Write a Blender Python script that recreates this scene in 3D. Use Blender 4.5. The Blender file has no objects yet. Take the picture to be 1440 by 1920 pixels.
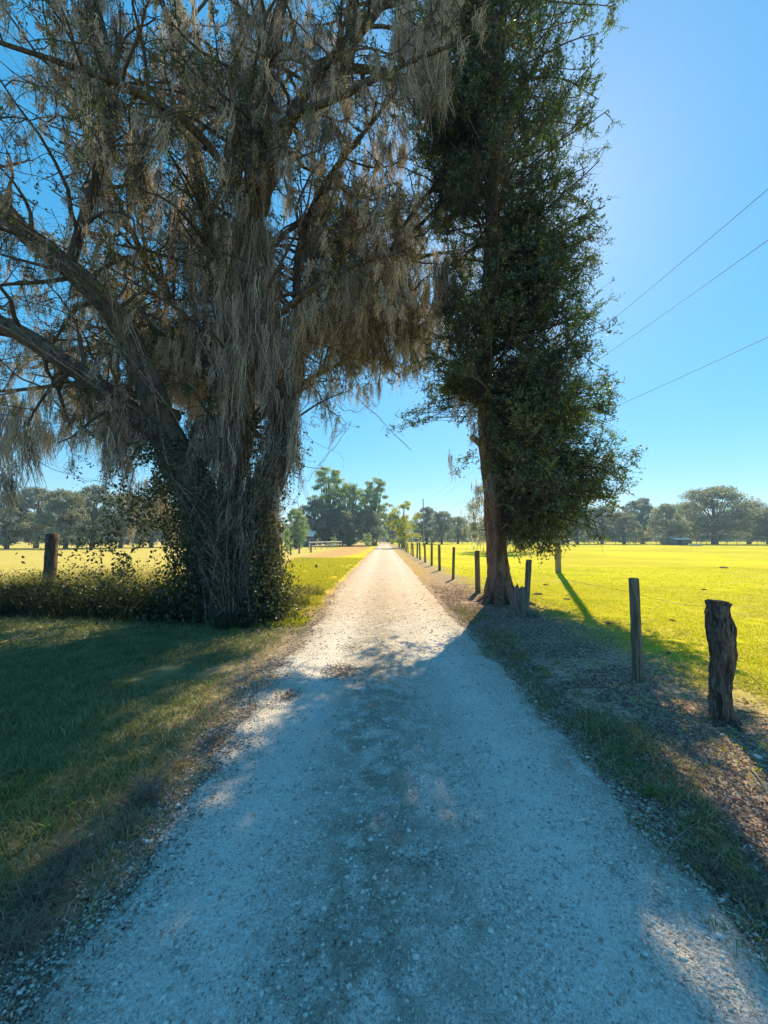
import bpy, math, random
import numpy as np
from mathutils import Vector, Matrix

C = bpy.context.scene
COL = C.collection
R = math.radians
rng = np.random.default_rng(7)
random.seed(7)

# ------------------------------------------------------------------ camera
PITCH = math.atan(50/720)
CAMZ = 1.6
HAZE = .0010
cam = bpy.data.cameras.new("camera"); camo = bpy.data.objects.new("camera", cam); COL.objects.link(camo)
cam.sensor_fit = 'HORIZONTAL'; cam.sensor_width = 36; cam.lens = 18
cam.clip_start = 0.05; cam.clip_end = 3000
camo.location = (0, 0, CAMZ); camo.rotation_euler = (math.pi/2 + PITCH, 0, 0)
C.camera = camo
C.render.resolution_x = 768; C.render.resolution_y = 1024
C.view_settings.view_transform = 'Standard'; C.view_settings.look = 'None'
C.view_settings.gamma = 1.0; C.view_settings.exposure = 1.8

# ------------------------------------------------------------------ sun and sky
SUN_AZ, SUN_EL = R(21.5), R(40)                       # azimuth measured from +Y towards +X
SD = np.array([math.sin(SUN_AZ)*math.cos(SUN_EL), math.cos(SUN_AZ)*math.cos(SUN_EL), math.sin(SUN_EL)])
sun = bpy.data.lights.new("sun", 'SUN'); suno = bpy.data.objects.new("sun", sun); COL.objects.link(suno)
sun.energy = 2.9; sun.angle = R(0.5); sun.color = (1.0, 0.78, 0.47)
suno.rotation_euler = Vector(SD).to_track_quat('Z', 'Y').to_euler()
suno.location = (0, 0, 30)
W = bpy.data.worlds.new("World"); C.world = W; W.use_nodes = True
nt = W.node_tree; nt.nodes.clear()
sky = nt.nodes.new('ShaderNodeTexSky'); sky.sky_type = 'NISHITA'; sky.sun_disc = False
sky.sun_elevation = SUN_EL; sky.sun_rotation = SUN_AZ
sky.air_density = 1.0; sky.dust_density = 0.2; sky.ozone_density = 8.0; sky.altitude = 0
hs = nt.nodes.new('ShaderNodeHueSaturation'); hs.inputs['Saturation'].default_value = 1.74; hs.inputs['Hue'].default_value = .487
gm = nt.nodes.new('ShaderNodeGamma'); gm.inputs[1].default_value = .48
bg = nt.nodes.new('ShaderNodeBackground'); bg.inputs['Strength'].default_value = 0.132
wo = nt.nodes.new('ShaderNodeOutputWorld')
nt.links.new(sky.outputs[0], gm.inputs[0]); nt.links.new(gm.outputs[0], hs.inputs['Color']); nt.links.new(hs.outputs[0], bg.inputs[0]); nt.links.new(bg.outputs[0], wo.inputs[0])

C.render.engine = 'CYCLES'
C.cycles.max_bounces = 6; C.cycles.diffuse_bounces = 3; C.cycles.glossy_bounces = 2
C.cycles.transmission_bounces = 3; C.cycles.volume_bounces = 0; C.cycles.transparent_max_bounces = 4

# ------------------------------------------------------------------ helpers
def ray(px, py):
    x = (px-720)/720; z = (960-py)/720
    return np.array([x, math.cos(PITCH)-z*math.sin(PITCH), z*math.cos(PITCH)+math.sin(PITCH)])
def at(px, py, d):                                    # the world point seen at that pixel of the photo, d metres ahead
    r = ray(px, py); return np.array([0, 0, CAMZ]) + r*(d/r[1])
def gp(px, py):                                       # the ground point seen there
    r = ray(px, py); return r*(CAMZ/-r[2]) + np.array([0, 0, CAMZ])

def hash2(i, j, s=0):
    n = (i*374761393 + j*668265263 + s*1442695041) & 0xffffffff
    n = ((n ^ (n >> 13))*1274126177) & 0xffffffff
    return ((n ^ (n >> 16)) & 0xffff)/65535.0
def vn(x, y, s=0):                                    # value noise 0..1
    x = np.asarray(x, float); y = np.asarray(y, float)
    i = np.floor(x).astype(np.int64); j = np.floor(y).astype(np.int64)
    u = x-i; v = y-j; u = u*u*(3-2*u); v = v*v*(3-2*v)
    return ((hash2(i, j, s)*(1-u)+hash2(i+1, j, s)*u)*(1-v) + (hash2(i, j+1, s)*(1-u)+hash2(i+1, j+1, s)*u)*v)
def fbm(x, y, s=0, o=3):
    t = 0; a = 1; w = 0
    for k in range(o):
        t = t + a*vn(np.asarray(x)*2**k, np.asarray(y)*2**k, s+k); w += a; a *= .5
    return t/w
def sstep(a, b, x):
    t = np.clip((np.asarray(x, float)-a)/(b-a), 0, 1); return t*t*(3-2*t)

def road_l(y): return -1.32 + .10*(fbm(np.asarray(y)*6.5, 9.3, 15)-.5) + 0.22*(fbm(np.asarray(y)*0.45, 3.3, 5)-.5) + 0.30*(fbm(np.asarray(y)*2.2, 1.3, 6)-.5) - 0.25*sstep(7, 14, y)*(1-sstep(60, 90, y))
def road_r(y): return 1.46 + .10*(fbm(np.asarray(y)*6.5, 2.3, 16)-.5) + 0.22*(fbm(np.asarray(y)*0.45, 7.3, 8)-.5) + 0.28*(fbm(np.asarray(y)*2.2, 5.3, 9)-.5)
def H(x, y):                                          # ground height
    x = np.asarray(x, float); y = np.asarray(y, float)
    off = np.maximum(road_l(y)-x, x-road_r(y))
    side = sstep(-.05, .6, off)
    near = 1-sstep(20, 40, np.hypot(x, y))
    h = side*near*(0.035 + 0.05*(fbm(x*0.9, y*0.9, 1)-.45) + 0.03*(fbm(x*5, y*5, 2)-.5))
    h = h + side*0.25*(fbm(x*.05, y*.05, 3)-.5)*sstep(12, 40, np.hypot(x, y))*(1-sstep(150, 300, y))
    ins = 1-side
    h = h + ins*near*(0.02*np.exp(-((x-.08)/.28)**2) + 0.022*(fbm(x*1.3, y*1.3, 4)-.5))
    return h

class MB:
    def __init__(s): s.v = []; s.f = []; s.t = []; s.n = 0
    def add(s, V, F, tint=None):
        V = np.asarray(V, float).reshape(-1, 3); F = np.asarray(F, int)
        if len(V) == 0: return
        s.v.append(V); s.f.append(F + s.n); s.n += len(V)
        if tint is None: tint = 0.5
        s.t.append(np.broadcast_to(np.asarray(tint, float), (len(V),)).copy())
    def build(s, name, mat, parent=None, smooth=False):
        me = bpy.data.meshes.new(name)
        if s.v:
            V = np.concatenate(s.v)
            me.vertices.add(len(V)); me.vertices.foreach_set('co', V.astype(np.float32).ravel())
            loops = np.concatenate([f.ravel() for f in s.f]); sizes = np.concatenate([np.full(len(f), f.shape[1]) for f in s.f])
            me.loops.add(len(loops)); me.loops.foreach_set('vertex_index', loops.astype(np.int32))
            me.polygons.add(len(sizes)); st = np.concatenate([[0], np.cumsum(sizes)[:-1]])
            me.polygons.foreach_set('loop_start', st.astype(np.int32))
            me.polygons.foreach_set('loop_total', sizes.astype(np.int32))
            me.update(calc_edges=True)
            if smooth: me.polygons.foreach_set('use_smooth', np.ones(len(sizes), bool))
            a = me.attributes.new('tint', 'FLOAT', 'POINT'); a.data.foreach_set('value', np.concatenate(s.t).astype(np.float32))
        me.materials.append(mat)
        o = bpy.data.objects.new(name, me); COL.objects.link(o)
        if parent: o.parent = parent
        return o

def thing(name, label, cat, loc=(0, 0, 0), group=None, rz=0):
    o = bpy.data.objects.new(name, None); COL.objects.link(o); o.location = loc; o.rotation_euler = (0, 0, rz)
    o.empty_display_size = .2
    return tag(o, label, cat, group)
def tag(o, label=None, cat=None, group=None, kind=None):
    if label: o['label'] = label
    if cat: o['category'] = cat
    if group: o['group'] = group
    if kind: o['kind'] = kind
    return o
def dup(o, label=None, group=None, loc=None, rz=None, scale=None):
    c = o.copy(); COL.objects.link(c)
    if label: c['label'] = label
    if group: c['group'] = group
    if loc is not None: c.location = loc
    if rz is not None: c.rotation_euler = (0, 0, rz)
    if scale is not None: c.scale = scale
    for ch in list(o.children):
        k = ch.copy(); COL.objects.link(k); k.parent = c
        for g in list(ch.children):
            m = g.copy(); COL.objects.link(m); m.parent = k
    return c

def tube(mb, P, r, k=6, tint=.5, rough=0, cap=True):
    P = np.asarray(P, float); n = len(P); r = np.broadcast_to(np.asarray(r, float), (n,))
    T = np.gradient(P, axis=0); T /= np.linalg.norm(T, axis=1)[:, None]+1e-9
    ref = np.array([0.31, 0.95, 0.05]) if abs(T[:, 2]).mean() > .6 else np.array([0.05, 0.1, 1.0])
    A = np.cross(T, ref); A /= np.linalg.norm(A, axis=1)[:, None]+1e-9
    B = np.cross(T, A)
    th = np.arange(k)*2*math.pi/k
    rr = np.repeat(r[:, None], k, 1)
    if rough:
        ii, jj = np.meshgrid(np.arange(n), np.arange(k), indexing='ij')
        off = rng.integers(1000)
        rr = rr*(1 + rough*(fbm(np.cos(th)[None]*1.6+9+off+ii*.13, np.sin(th)[None]*1.6+9+ii*.25, 3)-.5)*2 + rough*.7*(vn(jj*1.1+off, ii*.22)-.5))
    V = P[:, None] + rr[..., None]*(np.cos(th)[None, :, None]*A[:, None] + np.sin(th)[None, :, None]*B[:, None])
    i = np.arange(n-1)[:, None]*k; j = np.arange(k)[None]; j2 = (j+1) % k
    F = np.stack([i+j, i+j2, i+k+j2, i+k+j], -1).reshape(-1, 4)
    mb.add(V.reshape(-1, 3), F, tint)
    if cap:
        b = mb.n
        mb.add(np.vstack([V[-1], P[-1:]]), np.array([[q, (q+1) % k, k] for q in range(k)]), tint)
        mb.add(np.vstack([V[0], P[:1]]), np.array([[(q+1) % k, q, k] for q in range(k)]), tint)

def spline(pts, per=5):                               # Catmull-Rom through rows of any width
    p = np.asarray(pts, float); p = np.vstack([2*p[0]-p[1], p, 2*p[-1]-p[-2]]); out = []
    for i in range(1, len(p)-2):
        for q in range(per):
            t = q/per
            out.append(.5*((2*p[i])+(p[i+1]-p[i-1])*t+(2*p[i-1]-5*p[i]+4*p[i+1]-p[i+2])*t*t+(3*p[i]-p[i-1]-3*p[i+1]+p[i+2])*t**3))
    out.append(p[-2]); return np.array(out)

def rdir(n=1):
    v = rng.normal(size=(n, 3)); return v/np.linalg.norm(v, axis=1)[:, None]
def quads(mb, Pc, L, Wd, tint, D=None, fold=.15):
    """small leaf blades: one four-cornered pointed leaf each"""
    n = len(Pc)
    if n == 0: return
    if D is None: D = rdir(n)
    S = np.cross(D, rdir(n)); S /= np.linalg.norm(S, axis=1)[:, None]+1e-9
    Nn = np.cross(D, S)
    L = np.broadcast_to(L, (n,))[:, None]; Wd = np.broadcast_to(Wd, (n,))[:, None]
    V = np.stack([Pc, Pc+D*L*.45+S*Wd*.5+Nn*Wd*fold, Pc+D*L, Pc+D*L*.45-S*Wd*.5+Nn*Wd*fold], 1)
    F = np.arange(n*4).reshape(n, 4)
    mb.add(V.reshape(-1, 3), F, np.repeat(np.broadcast_to(tint, (n,)), 4))
def blades(mb, X, Y, h, w, lean, tint, az=None, base=None):
    """grass blades: a quad and a tip triangle each"""
    n = len(X); 
    if n == 0: return
    if az is None: az = rng.uniform(0, 2*math.pi, n)
    ld = rng.uniform(0, 2*math.pi, n)
    Z = H(X, Y)-.003 if base is None else base
    P = np.stack([X, Y, Z], 1)
    s = np.stack([np.cos(az), np.sin(az), 0*az], 1)*np.broadcast_to(w, (n,))[:, None]*.5
    l = np.stack([np.cos(ld), np.sin(ld), 0*ld], 1)*(np.broadcast_to(h, (n,))*np.broadcast_to(lean, (n,)))[:, None]
    up = np.stack([0*h, 0*h, h], 1)
    m = P + up*.6 + l*.4; t = P + up*(1-.25*np.broadcast_to(lean, (n,))[:, None]) + l*1.1
    V = np.stack([P-s, P+s, m+s*.75, m-s*.75, t], 1).reshape(-1, 3)
    b = np.arange(n)[:, None]*5
    tt = np.repeat(np.broadcast_to(tint, (n,)), 5)
    i0 = mb.n
    mb.add(V, b+np.array([[0, 1, 2, 3]]), tt)
    mb.f.append(b+np.array([[3, 2, 4]])+i0)

# ------------------------------------------------------------------ materials
class NT:
    def __init__(s, name):
        s.m = bpy.data.materials.new(name); s.m.use_nodes = True; s.t = s.m.node_tree; s.t.nodes.clear()
        s.out = s.t.nodes.new('ShaderNodeOutputMaterial')
    def n(s, kind, **kw):
        k = s.t.nodes.new(kind)
        for a, b in kw.items(): setattr(k, a, b)
        return k
    def set(s, sock, v):
        if isinstance(v, bpy.types.NodeSocket): s.t.links.new(v, sock)
        elif isinstance(v, (tuple, list)) and len(v) == 3 and sock.type == 'RGBA': sock.default_value = (*v, 1)
        else: sock.default_value = v
    def math(s, op, a, b=0.0, clamp=False):
        k = s.n('ShaderNodeMath', operation=op, use_clamp=clamp); s.set(k.inputs[0], a); s.set(k.inputs[1], b); return k.outputs[0]
    def mix(s, f, a, b):
        k = s.n('ShaderNodeMix', data_type='RGBA'); s.set(k.inputs[0], f); s.set(k.inputs[6], a); s.set(k.inputs[7], b); return k.outputs[2]
    def noise(s, scale, detail=3, rough=.55, vec=None, dist=0.0):
        k = s.n('ShaderNodeTexNoise'); k.inputs['Scale'].default_value = scale; k.inputs['Detail'].default_value = detail
        k.inputs['Roughness'].default_value = rough; k.inputs['Distortion'].default_value = dist
        s.set(k.inputs['Vector'], vec if vec is not None else s.pos()); return k.outputs[0]
    def vor(s, scale, feat='F1', out=0, vec=None):
        k = s.n('ShaderNodeTexVoronoi', feature=feat); k.inputs['Scale'].default_value = scale
        s.set(k.inputs['Vector'], vec if vec is not None else s.pos()); return k.outputs[out]
    def pos(s):
        if not hasattr(s, '_p'): s._p = s.n('ShaderNodeNewGeometry').outputs['Position']
        return s._p
    def obj(s):
        if not hasattr(s, '_o'): s._o = s.n('ShaderNodeTexCoord').outputs['Object']
        return s._o
    def xyz(s):
        if not hasattr(s, '_x'): k = s.n('ShaderNodeSeparateXYZ'); s.t.links.new(s.pos(), k.inputs[0]); s._x = k.outputs
        return s._x
    def mr(s, v, a, b, c=0.0, d=1.0, smooth=True):
        k = s.n('ShaderNodeMapRange', interpolation_type='SMOOTHSTEP' if smooth else 'LINEAR'); s.set(k.inputs[0], v)
        for i, q in enumerate((a, b, c, d)): s.set(k.inputs[1+i], q)
        return k.outputs[0]
    def attr(s, name='tint'):
        k = s.n('ShaderNodeAttribute', attribute_name=name); return k.outputs['Fac']
    def ramp(s, v, stops):
        k = s.n('ShaderNodeValToRGB'); e = k.color_ramp.elements
        while len(e) < len(stops): e.new(.5)
        for i, (p, c) in enumerate(stops): e[i].position = p; e[i].color = (*c, 1)
        s.set(k.inputs[0], v); return k.outputs[0]
    def scalevec(s, v, sc):
        k = s.n('ShaderNodeMapping'); s.t.links.new(v, k.inputs[0]); k.inputs['Scale'].default_value = sc; return k.outputs[0]
    def principled(s, col, rough=.8, bump=None, bstr=.5, bdist=.01, spec=.3):
        p = s.n('ShaderNodeBsdfPrincipled'); s.set(p.inputs['Base Color'], col); s.set(p.inputs['Roughness'], rough)
        p.inputs['Specular IOR Level'].default_value = spec
        if bump is not None:
            b = s.n('ShaderNodeBump'); b.inputs['Strength'].default_value = bstr; b.inputs['Distance'].default_value = bdist
            s.t.links.new(bump, b.inputs['Height']); s.t.links.new(b.outputs[0], p.inputs['Normal'])
        s.t.links.new(p.outputs[0], s.out.inputs[0]); return s.m
    def leaf(s, col, trans_col=None, tr=.35, rough=.5, gloss=.06):
        d = s.n('ShaderNodeBsdfDiffuse'); s.set(d.inputs[0], col)
        t = s.n('ShaderNodeBsdfTranslucent'); s.set(t.inputs[0], trans_col if trans_col is not None else col)
        g = s.n('ShaderNodeBsdfGlossy'); g.inputs['Roughness'].default_value = rough; g.inputs[0].default_value = (.8, .8, .8, 1)
        m = s.n('ShaderNodeMixShader'); m.inputs[0].default_value = tr
        s.t.links.new(d.outputs[0], m.inputs[1]); s.t.links.new(t.outputs[0], m.inputs[2])
        m2 = s.n('ShaderNodeMixShader'); m2.inputs[0].default_value = gloss
        s.t.links.new(m.outputs[0], m2.inputs[1]); s.t.links.new(g.outputs[0], m2.inputs[2])
        s.t.links.new(m2.outputs[0], s.out.inputs[0]); return s.m

def leafmat(name, stops, tstops=None, tr=.35, gloss=.05, rough=.5):
    s = NT(name); a = s.attr(); c = s.ramp(a, stops); t = s.ramp(a, tstops) if tstops else c
    return s.leaf(c, t, tr, rough, gloss)

# ground: pasture, litter verge, mown strip, tan field
s = NT('ground_soil_and_grass'); X, Y, Z = s.xyz()
n1 = s.noise(.5, 4); n2 = s.noise(3.0, 4, .65); n3 = s.noise(22, 4, .7); n4 = s.noise(110, 3, .7); nbig = s.noise(.09, 3)
xw = s.math('ADD', X, s.math('MULTIPLY', s.math('SUBTRACT', n1, .5), 1.8))
xw = s.math('ADD', xw, s.math('MULTIPLY', s.math('SUBTRACT', n2, .5), .9))
grass = s.mix(s.mr(n2, .35, .65), (.48, .49, .005), (.57, .55, .008))
grass = s.mix(s.mr(nbig, .4, .6), grass, (.42, .40, .008))
grass = s.mix(s.math('MULTIPLY', s.mr(n3, .55, .75), .6), grass, (.55, .42, .12))
grass = s.mix(s.math('MULTIPLY', s.mr(n4, .52, .68), .45), grass, (.20, .21, .015))
pt = s.noise(.28, 5, .65, vec=s.scalevec(s.pos(), (.6, 1.4, 1)))
grass = s.mix(s.math('MULTIPLY', s.mr(pt, .52, .66), .5), grass, (.50, .39, .13))
grass = s.mix(s.math('MULTIPLY', s.mr(pt, .46, .36), .45), grass, (.24, .32, .01))
grass = s.mix(s.math('MULTIPLY', s.mr(s.math('ADD', Y, s.math('MULTIPLY', n1, 6)), 12, 5), s.mr(n2, .45, .6, 0, .55)), grass, (.48, .36, .17))
strk = s.noise(1.0, 4, .65, vec=s.scalevec(s.pos(), (.5, 2.2, 1)))
grass = s.mix(s.math('MULTIPLY', s.mr(strk, .52, .7), .45), grass, (.50, .40, .08))
litter = s.mix(s.mr(n3, .38, .62), (.17, .12, .10), (.52, .40, .31))
litter = s.mix(s.math('MULTIPLY', s.mr(n4, .5, .7), .7), litter, (.07, .05, .045))
litter = s.mix(s.math('MULTIPLY', s.mr(n2, .55, .75), .5), litter, (.12, .13, .03))
tan = s.mix(s.mr(n2, .35, .65), (.42, .25, .09), (.50, .36, .16))
straw = s.mix(s.mr(strk, .4, .6), (.52, .42, .15), (.42, .39, .07))
straw = s.mix(s.math('MULTIPLY', s.mr(n3, .5, .75), .4), straw, (.25, .20, .06))
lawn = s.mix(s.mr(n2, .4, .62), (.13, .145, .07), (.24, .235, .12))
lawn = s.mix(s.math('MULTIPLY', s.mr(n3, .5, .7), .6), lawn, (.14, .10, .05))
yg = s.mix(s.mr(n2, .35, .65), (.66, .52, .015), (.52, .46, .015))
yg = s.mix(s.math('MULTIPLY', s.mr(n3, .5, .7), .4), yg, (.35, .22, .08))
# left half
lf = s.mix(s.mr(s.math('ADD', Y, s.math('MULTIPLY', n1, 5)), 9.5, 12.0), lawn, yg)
tb = s.math('MINIMUM', s.math('SUBTRACT', s.math('MULTIPLY', Y, .167), 9.3), -2.2)
tanmask = s.math('MULTIPLY', s.mr(s.math('SUBTRACT', s.math('ADD', xw, n1), tb), 1.0, -1.0), s.mr(s.math('ADD', Y, s.math('MULTIPLY', n1, 10)), 15, 26))
lf = s.mix(tanmask, lf, tan)
lf = s.mix(s.math('MULTIPLY', s.mr(X, -6.5, -8.5), s.mr(s.math('ADD', Y, s.math('MULTIPLY', n1, 3)), 9.5, 12)), lf, straw)
lf = s.mix(s.math('MULTIPLY', s.mr(X, -24, -16, 1, 0), 0.0), lf, straw)
dirt = s.mix(s.mr(n3, .4, .6), (.20, .15, .12), (.42, .34, .27))
lf = s.mix(s.math('MULTIPLY', s.mr(xw, -2.0, -1.4), .8), lf, dirt)
# right half
vw = s.mr(Y, 7, 12, 3.45, 2.7)
rt = s.mix(s.mr(s.math('SUBTRACT', xw, vw), -.5, 1.0), litter, grass)
rtf = s.mix(s.mr(n2, .42, .6), (.45, .33, .16), (.33, .25, .05))
rt = s.mix(s.math('MULTIPLY', s.mr(Y, 10, 20), s.mr(xw, 2.6, 1.6)), rt, rtf)
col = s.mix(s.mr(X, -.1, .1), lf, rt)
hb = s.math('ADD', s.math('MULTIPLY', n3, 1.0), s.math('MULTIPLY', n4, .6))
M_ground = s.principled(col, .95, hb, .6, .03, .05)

# road
s = NT('limestone_gravel'); X, Y, Z = s.xyz()
n1 = s.noise(1.1, 4, .6); n2 = s.noise(6, 4, .65); n3 = s.noise(40, 4, .75); nf = s.noise(160, 2, .7)
v1 = s.vor(55); v2 = s.vor(120); vc = s.vor(70, out=1)
base = s.mix(s.mr(n1, .3, .7), (.55, .52, .47), (.68, .66, .62))
base = s.mix(s.math('MULTIPLY', s.mr(n3, .48, .68), .6), base, (.25, .22, .18))
base = s.mix(s.math('MULTIPLY', s.mr(v1, .28, .12), .45), base, (.68, .66, .62))
base = s.mix(s.math('MULTIPLY', s.mr(nf, .53, .66), .7), base, (.17, .15, .13))
nm = s.noise(75, 2, .6); base = s.mix(s.math('MULTIPLY', s.mr(nm, .56, .66), .7), base, (.80, .79, .77)); base = s.mix(s.math('MULTIPLY', s.mr(nm, .44, .36), .55), base, (.22, .20, .17))
ctr = s.math('ADD', X, s.math('MULTIPLY', s.math('SUBTRACT', n1, .5), .9))
cm = s.math('MULTIPLY', s.mr(s.math('ABSOLUTE', s.math('SUBTRACT', ctr, -.04)), .62, .05), s.mr(n2, .36, .58))
cm = s.math('MULTIPLY', cm, s.mr(Y, 20, 2.5, .3, .8))
deb = s.mix(s.mr(n3, .42, .6), (.15, .14, .10), (.36, .34, .27)); deb = s.mix(s.math('MULTIPLY', s.mr(nm, .5, .6), .7), deb, (.07, .065, .05)); deb = s.mix(s.math('MULTIPLY', s.mr(v1, .25, .1), .6), deb, (.6, .58, .54))
base = s.mix(cm, base, deb)
edge = s.mr(s.math('ABSOLUTE', s.math('SUBTRACT', ctr, .07)), 1.15, 1.5)
base = s.mix(s.math('MULTIPLY', edge, s.mr(n2, .35, .6)), base, (.26, .20, .15))
rut = s.mr(s.math('ABSOLUTE', s.math('SUBTRACT', s.math('ABSOLUTE', s.math('SUBTRACT', X, .07)), .78)), .32, .05)
base = s.mix(s.math('MULTIPLY', rut, s.mr(Y, 4, 14, .4, .35)), base, (.76, .74, .71))
farw = s.mr(Y, 5, 10)
base = s.mix(s.math('MULTIPLY', farw, s.mr(n2, .40, .62, .3, .75)), base, (.50, .37, .25))  # stretch beyond the tree shade: warm sunlit tone put into the gravel colour
hb = s.math('ADD', s.math('MULTIPLY', v1, -.5), s.math('ADD', s.math('MULTIPLY', v2, -.25), s.math('MULTIPLY', n3, 1.0)))
M_road = s.principled(base, .9, hb, 1.0, .015, .15)

def barkmat(name, c0, c1, c2, sc=9, zs=.22, bd=.03, moss=None):
    s = NT(name); v = s.scalevec(s.obj(), (1, 1, zs))
    a = s.noise(sc, 5, .7, vec=v, dist=.6); b = s.noise(sc*4, 4, .7, vec=v); c = s.noise(2.2, 3, .6, vec=s.obj())
    col = s.mix(s.mr(a, .35, .65), c0, c1); col = s.mix(s.math('MULTIPLY', s.mr(b, .5, .7), .6), col, c2)
    if moss: col = s.mix(s.math('MULTIPLY', s.mr(c, .5, .65), .7), col, moss)
    return s.principled(col, .9, s.math('ADD', a, s.math('MULTIPLY', b, .4)), 1.0, bd, .15)
M_bark_oak = barkmat('oak_bark', (.035, .028, .022), (.125, .10, .082), (.24, .20, .165), moss=(.12, .115, .08))
M_bark_r = barkmat('laurel_bark', (.06, .04, .03), (.20, .13, .095), (.30, .24, .19), sc=8, zs=.2)
M_twig = barkmat('twig_bark', (.05, .04, .032), (.12, .095, .075), (.2, .17, .14), sc=30, bd=.004)
M_vine = barkmat('old_vine_bark', (.10, .08, .06), (.26, .215, .17), (.38, .33, .27), sc=26, bd=.004)
M_post = barkmat('weathered_post_wood', (.07, .06, .045), (.20, .18, .145), (.30, .28, .23), sc=22, zs=.08, bd=.008, moss=(.09, .10, .055))
M_gnarl = barkmat('old_cedar_wood', (.035, .026, .022), (.17, .13, .105), (.36, .30, .25), sc=16, zs=.14, bd=.03)
M_pole = barkmat('utility_pole_wood', (.20, .17, .13), (.32, .28, .22), (.38, .34, .28), sc=18, zs=.05, bd=.004)
M_farbark = barkmat('distant_bark', (.05, .045, .045), (.10, .09, .08), (.14, .12, .1))
M_wire = NT('wire_metal').principled((.10, .10, .11), .5)

M_moss = leafmat('spanish_moss', [(0, (.05, .04, .033)), (.3, (.26, .22, .18)), (.6, (.51, .46, .41)), (.85, (.68, .63, .57)), (1, (.38, .25, .17))],
                 [(0, (.06, .055, .04)), (.3, (.27, .24, .17)), (.6, (.52, .47, .35)), (.85, (.7, .65, .5)), (1, (.45, .27, .15))], tr=.32, gloss=.0)
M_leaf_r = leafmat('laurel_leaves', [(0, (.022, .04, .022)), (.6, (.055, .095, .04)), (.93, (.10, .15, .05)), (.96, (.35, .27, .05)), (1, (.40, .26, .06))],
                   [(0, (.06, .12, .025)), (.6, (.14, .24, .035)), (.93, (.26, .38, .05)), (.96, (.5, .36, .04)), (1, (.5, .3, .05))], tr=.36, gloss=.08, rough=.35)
M_leaf_o = leafmat('oak_leaves', [(0, (.03, .042, .026)), (.6, (.075, .095, .04)), (.88, (.14, .16, .05)), (.93, (.25, .12, .04)), (1, (.42, .38, .05))],
                   [(0, (.08, .10, .025)), (.6, (.20, .25, .04)), (.88, (.34, .40, .06)), (.93, (.4, .16, .04)), (1, (.6, .55, .05))], tr=.32, gloss=.06)
M_ivy = leafmat('vine_leaves', [(0, (.02, .03, .015)), (.7, (.05, .065, .025)), (1, (.12, .12, .04))],
                [(0, (.06, .09, .02)), (.7, (.14, .19, .03)), (1, (.3, .33, .05))], tr=.35, gloss=.06)
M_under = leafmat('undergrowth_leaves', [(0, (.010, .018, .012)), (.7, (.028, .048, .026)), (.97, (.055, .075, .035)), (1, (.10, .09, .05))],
                  [(0, (.02, .035, .012)), (.7, (.06, .09, .02)), (.95, (.14, .16, .035)), (1, (.15, .11, .05))], tr=.26, gloss=.02)  # kept near black: the shade on the hedge front is in these colours
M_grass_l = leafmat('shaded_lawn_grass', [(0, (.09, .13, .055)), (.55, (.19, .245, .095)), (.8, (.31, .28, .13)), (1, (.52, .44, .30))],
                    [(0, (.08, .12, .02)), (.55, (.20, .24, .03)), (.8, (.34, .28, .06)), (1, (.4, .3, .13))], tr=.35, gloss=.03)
M_grass_p = leafmat('pasture_grass', [(0, (.34, .40, .008)), (.5, (.53, .53, .008)), (.8, (.62, .53, .03)), (1, (.50, .36, .15))],
                    [(0, (.40, .50, .01)), (.5, (.62, .63, .01)), (.8, (.70, .60, .05)), (1, (.6, .42, .18))], tr=.35, gloss=.03)
M_dry = leafmat('dry_grass', [(0, (.13, .095, .07)), (1, (.34, .27, .2))], tr=.25, gloss=.02)
M_litter = leafmat('fallen_leaves', [(0, (.09, .06, .05)), (.5, (.24, .165, .13)), (.85, (.44, .33, .26)), (1, (.62, .53, .44))], tr=.1, gloss=.04)
M_stone = leafmat('limestone_pebbles', [(0, (.20, .18, .15)), (.5, (.42, .39, .34)), (1, (.72, .70, .66))], tr=.0, gloss=.02)
M_weed = leafmat('bright_weed', [(0, (.07, .13, .025)), (1, (.16, .24, .04))], [(0, (.15, .3, .03)), (1, (.3, .45, .05))], tr=.35, gloss=.05)
M_dung = NT('dark_clod').principled((.04, .03, .02), .95)
def farleaf(name, a, b, c):
    return leafmat(name, [(0, a), (.6, b), (1, c)], [(0, tuple(x*1.6 for x in a)), (1, tuple(min(.9, x*2.0) for x in c))], tr=.42, gloss=.03)
M_far_blue = farleaf('distant_oak_leaves', (.06, .10, .085), (.16, .22, .17), (.29, .34, .25))  # bluish tint carries part of the distance haze in the leaf colour
M_far_gray = farleaf('distant_mossy_leaves', (.08, .10, .07), (.20, .24, .15), (.34, .37, .22))
M_far_green = farleaf('distant_green_leaves', (.10, .19, .09), (.22, .34, .14), (.36, .48, .2))
M_far_yel = farleaf('distant_yellow_green_leaves', (.18, .24, .03), (.34, .38, .05), (.48, .50, .08))

# ------------------------------------------------------------------ ground and road
def axis(segs):
    out = []
    for a, b, n in segs: out += list(np.linspace(a, b, n, endpoint=False))
    return np.array(out + [segs[-1][1]])
xs = axis([(-600, -120, 12), (-120, -20, 25), (-20, -8, 30), (-8, 7, 190), (7, 20, 30), (20, 120, 25), (120, 600, 12)])
ys = axis([(-60, -2, 15), (-2, 10, 150), (10, 24, 70), (24, 150, 60), (150, 700, 14)])
GX, GY = np.meshgrid(xs, ys)
GZ = H(GX, GY)
rin = np.minimum(GX-road_l(GY), road_r(GY)-GX)
GZ = GZ - .05*sstep(0.06, .16, rin)*(GY < 149)
mb = MB(); nx, ny = len(xs), len(ys)
i, j = np.meshgrid(np.arange(nx-1), np.arange(ny-1)); a = (j*nx+i).ravel()
mb.add(np.stack([GX, GY, GZ], -1).reshape(-1, 3), np.stack([a, a+1, a+nx+1, a+nx], 1))
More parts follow.
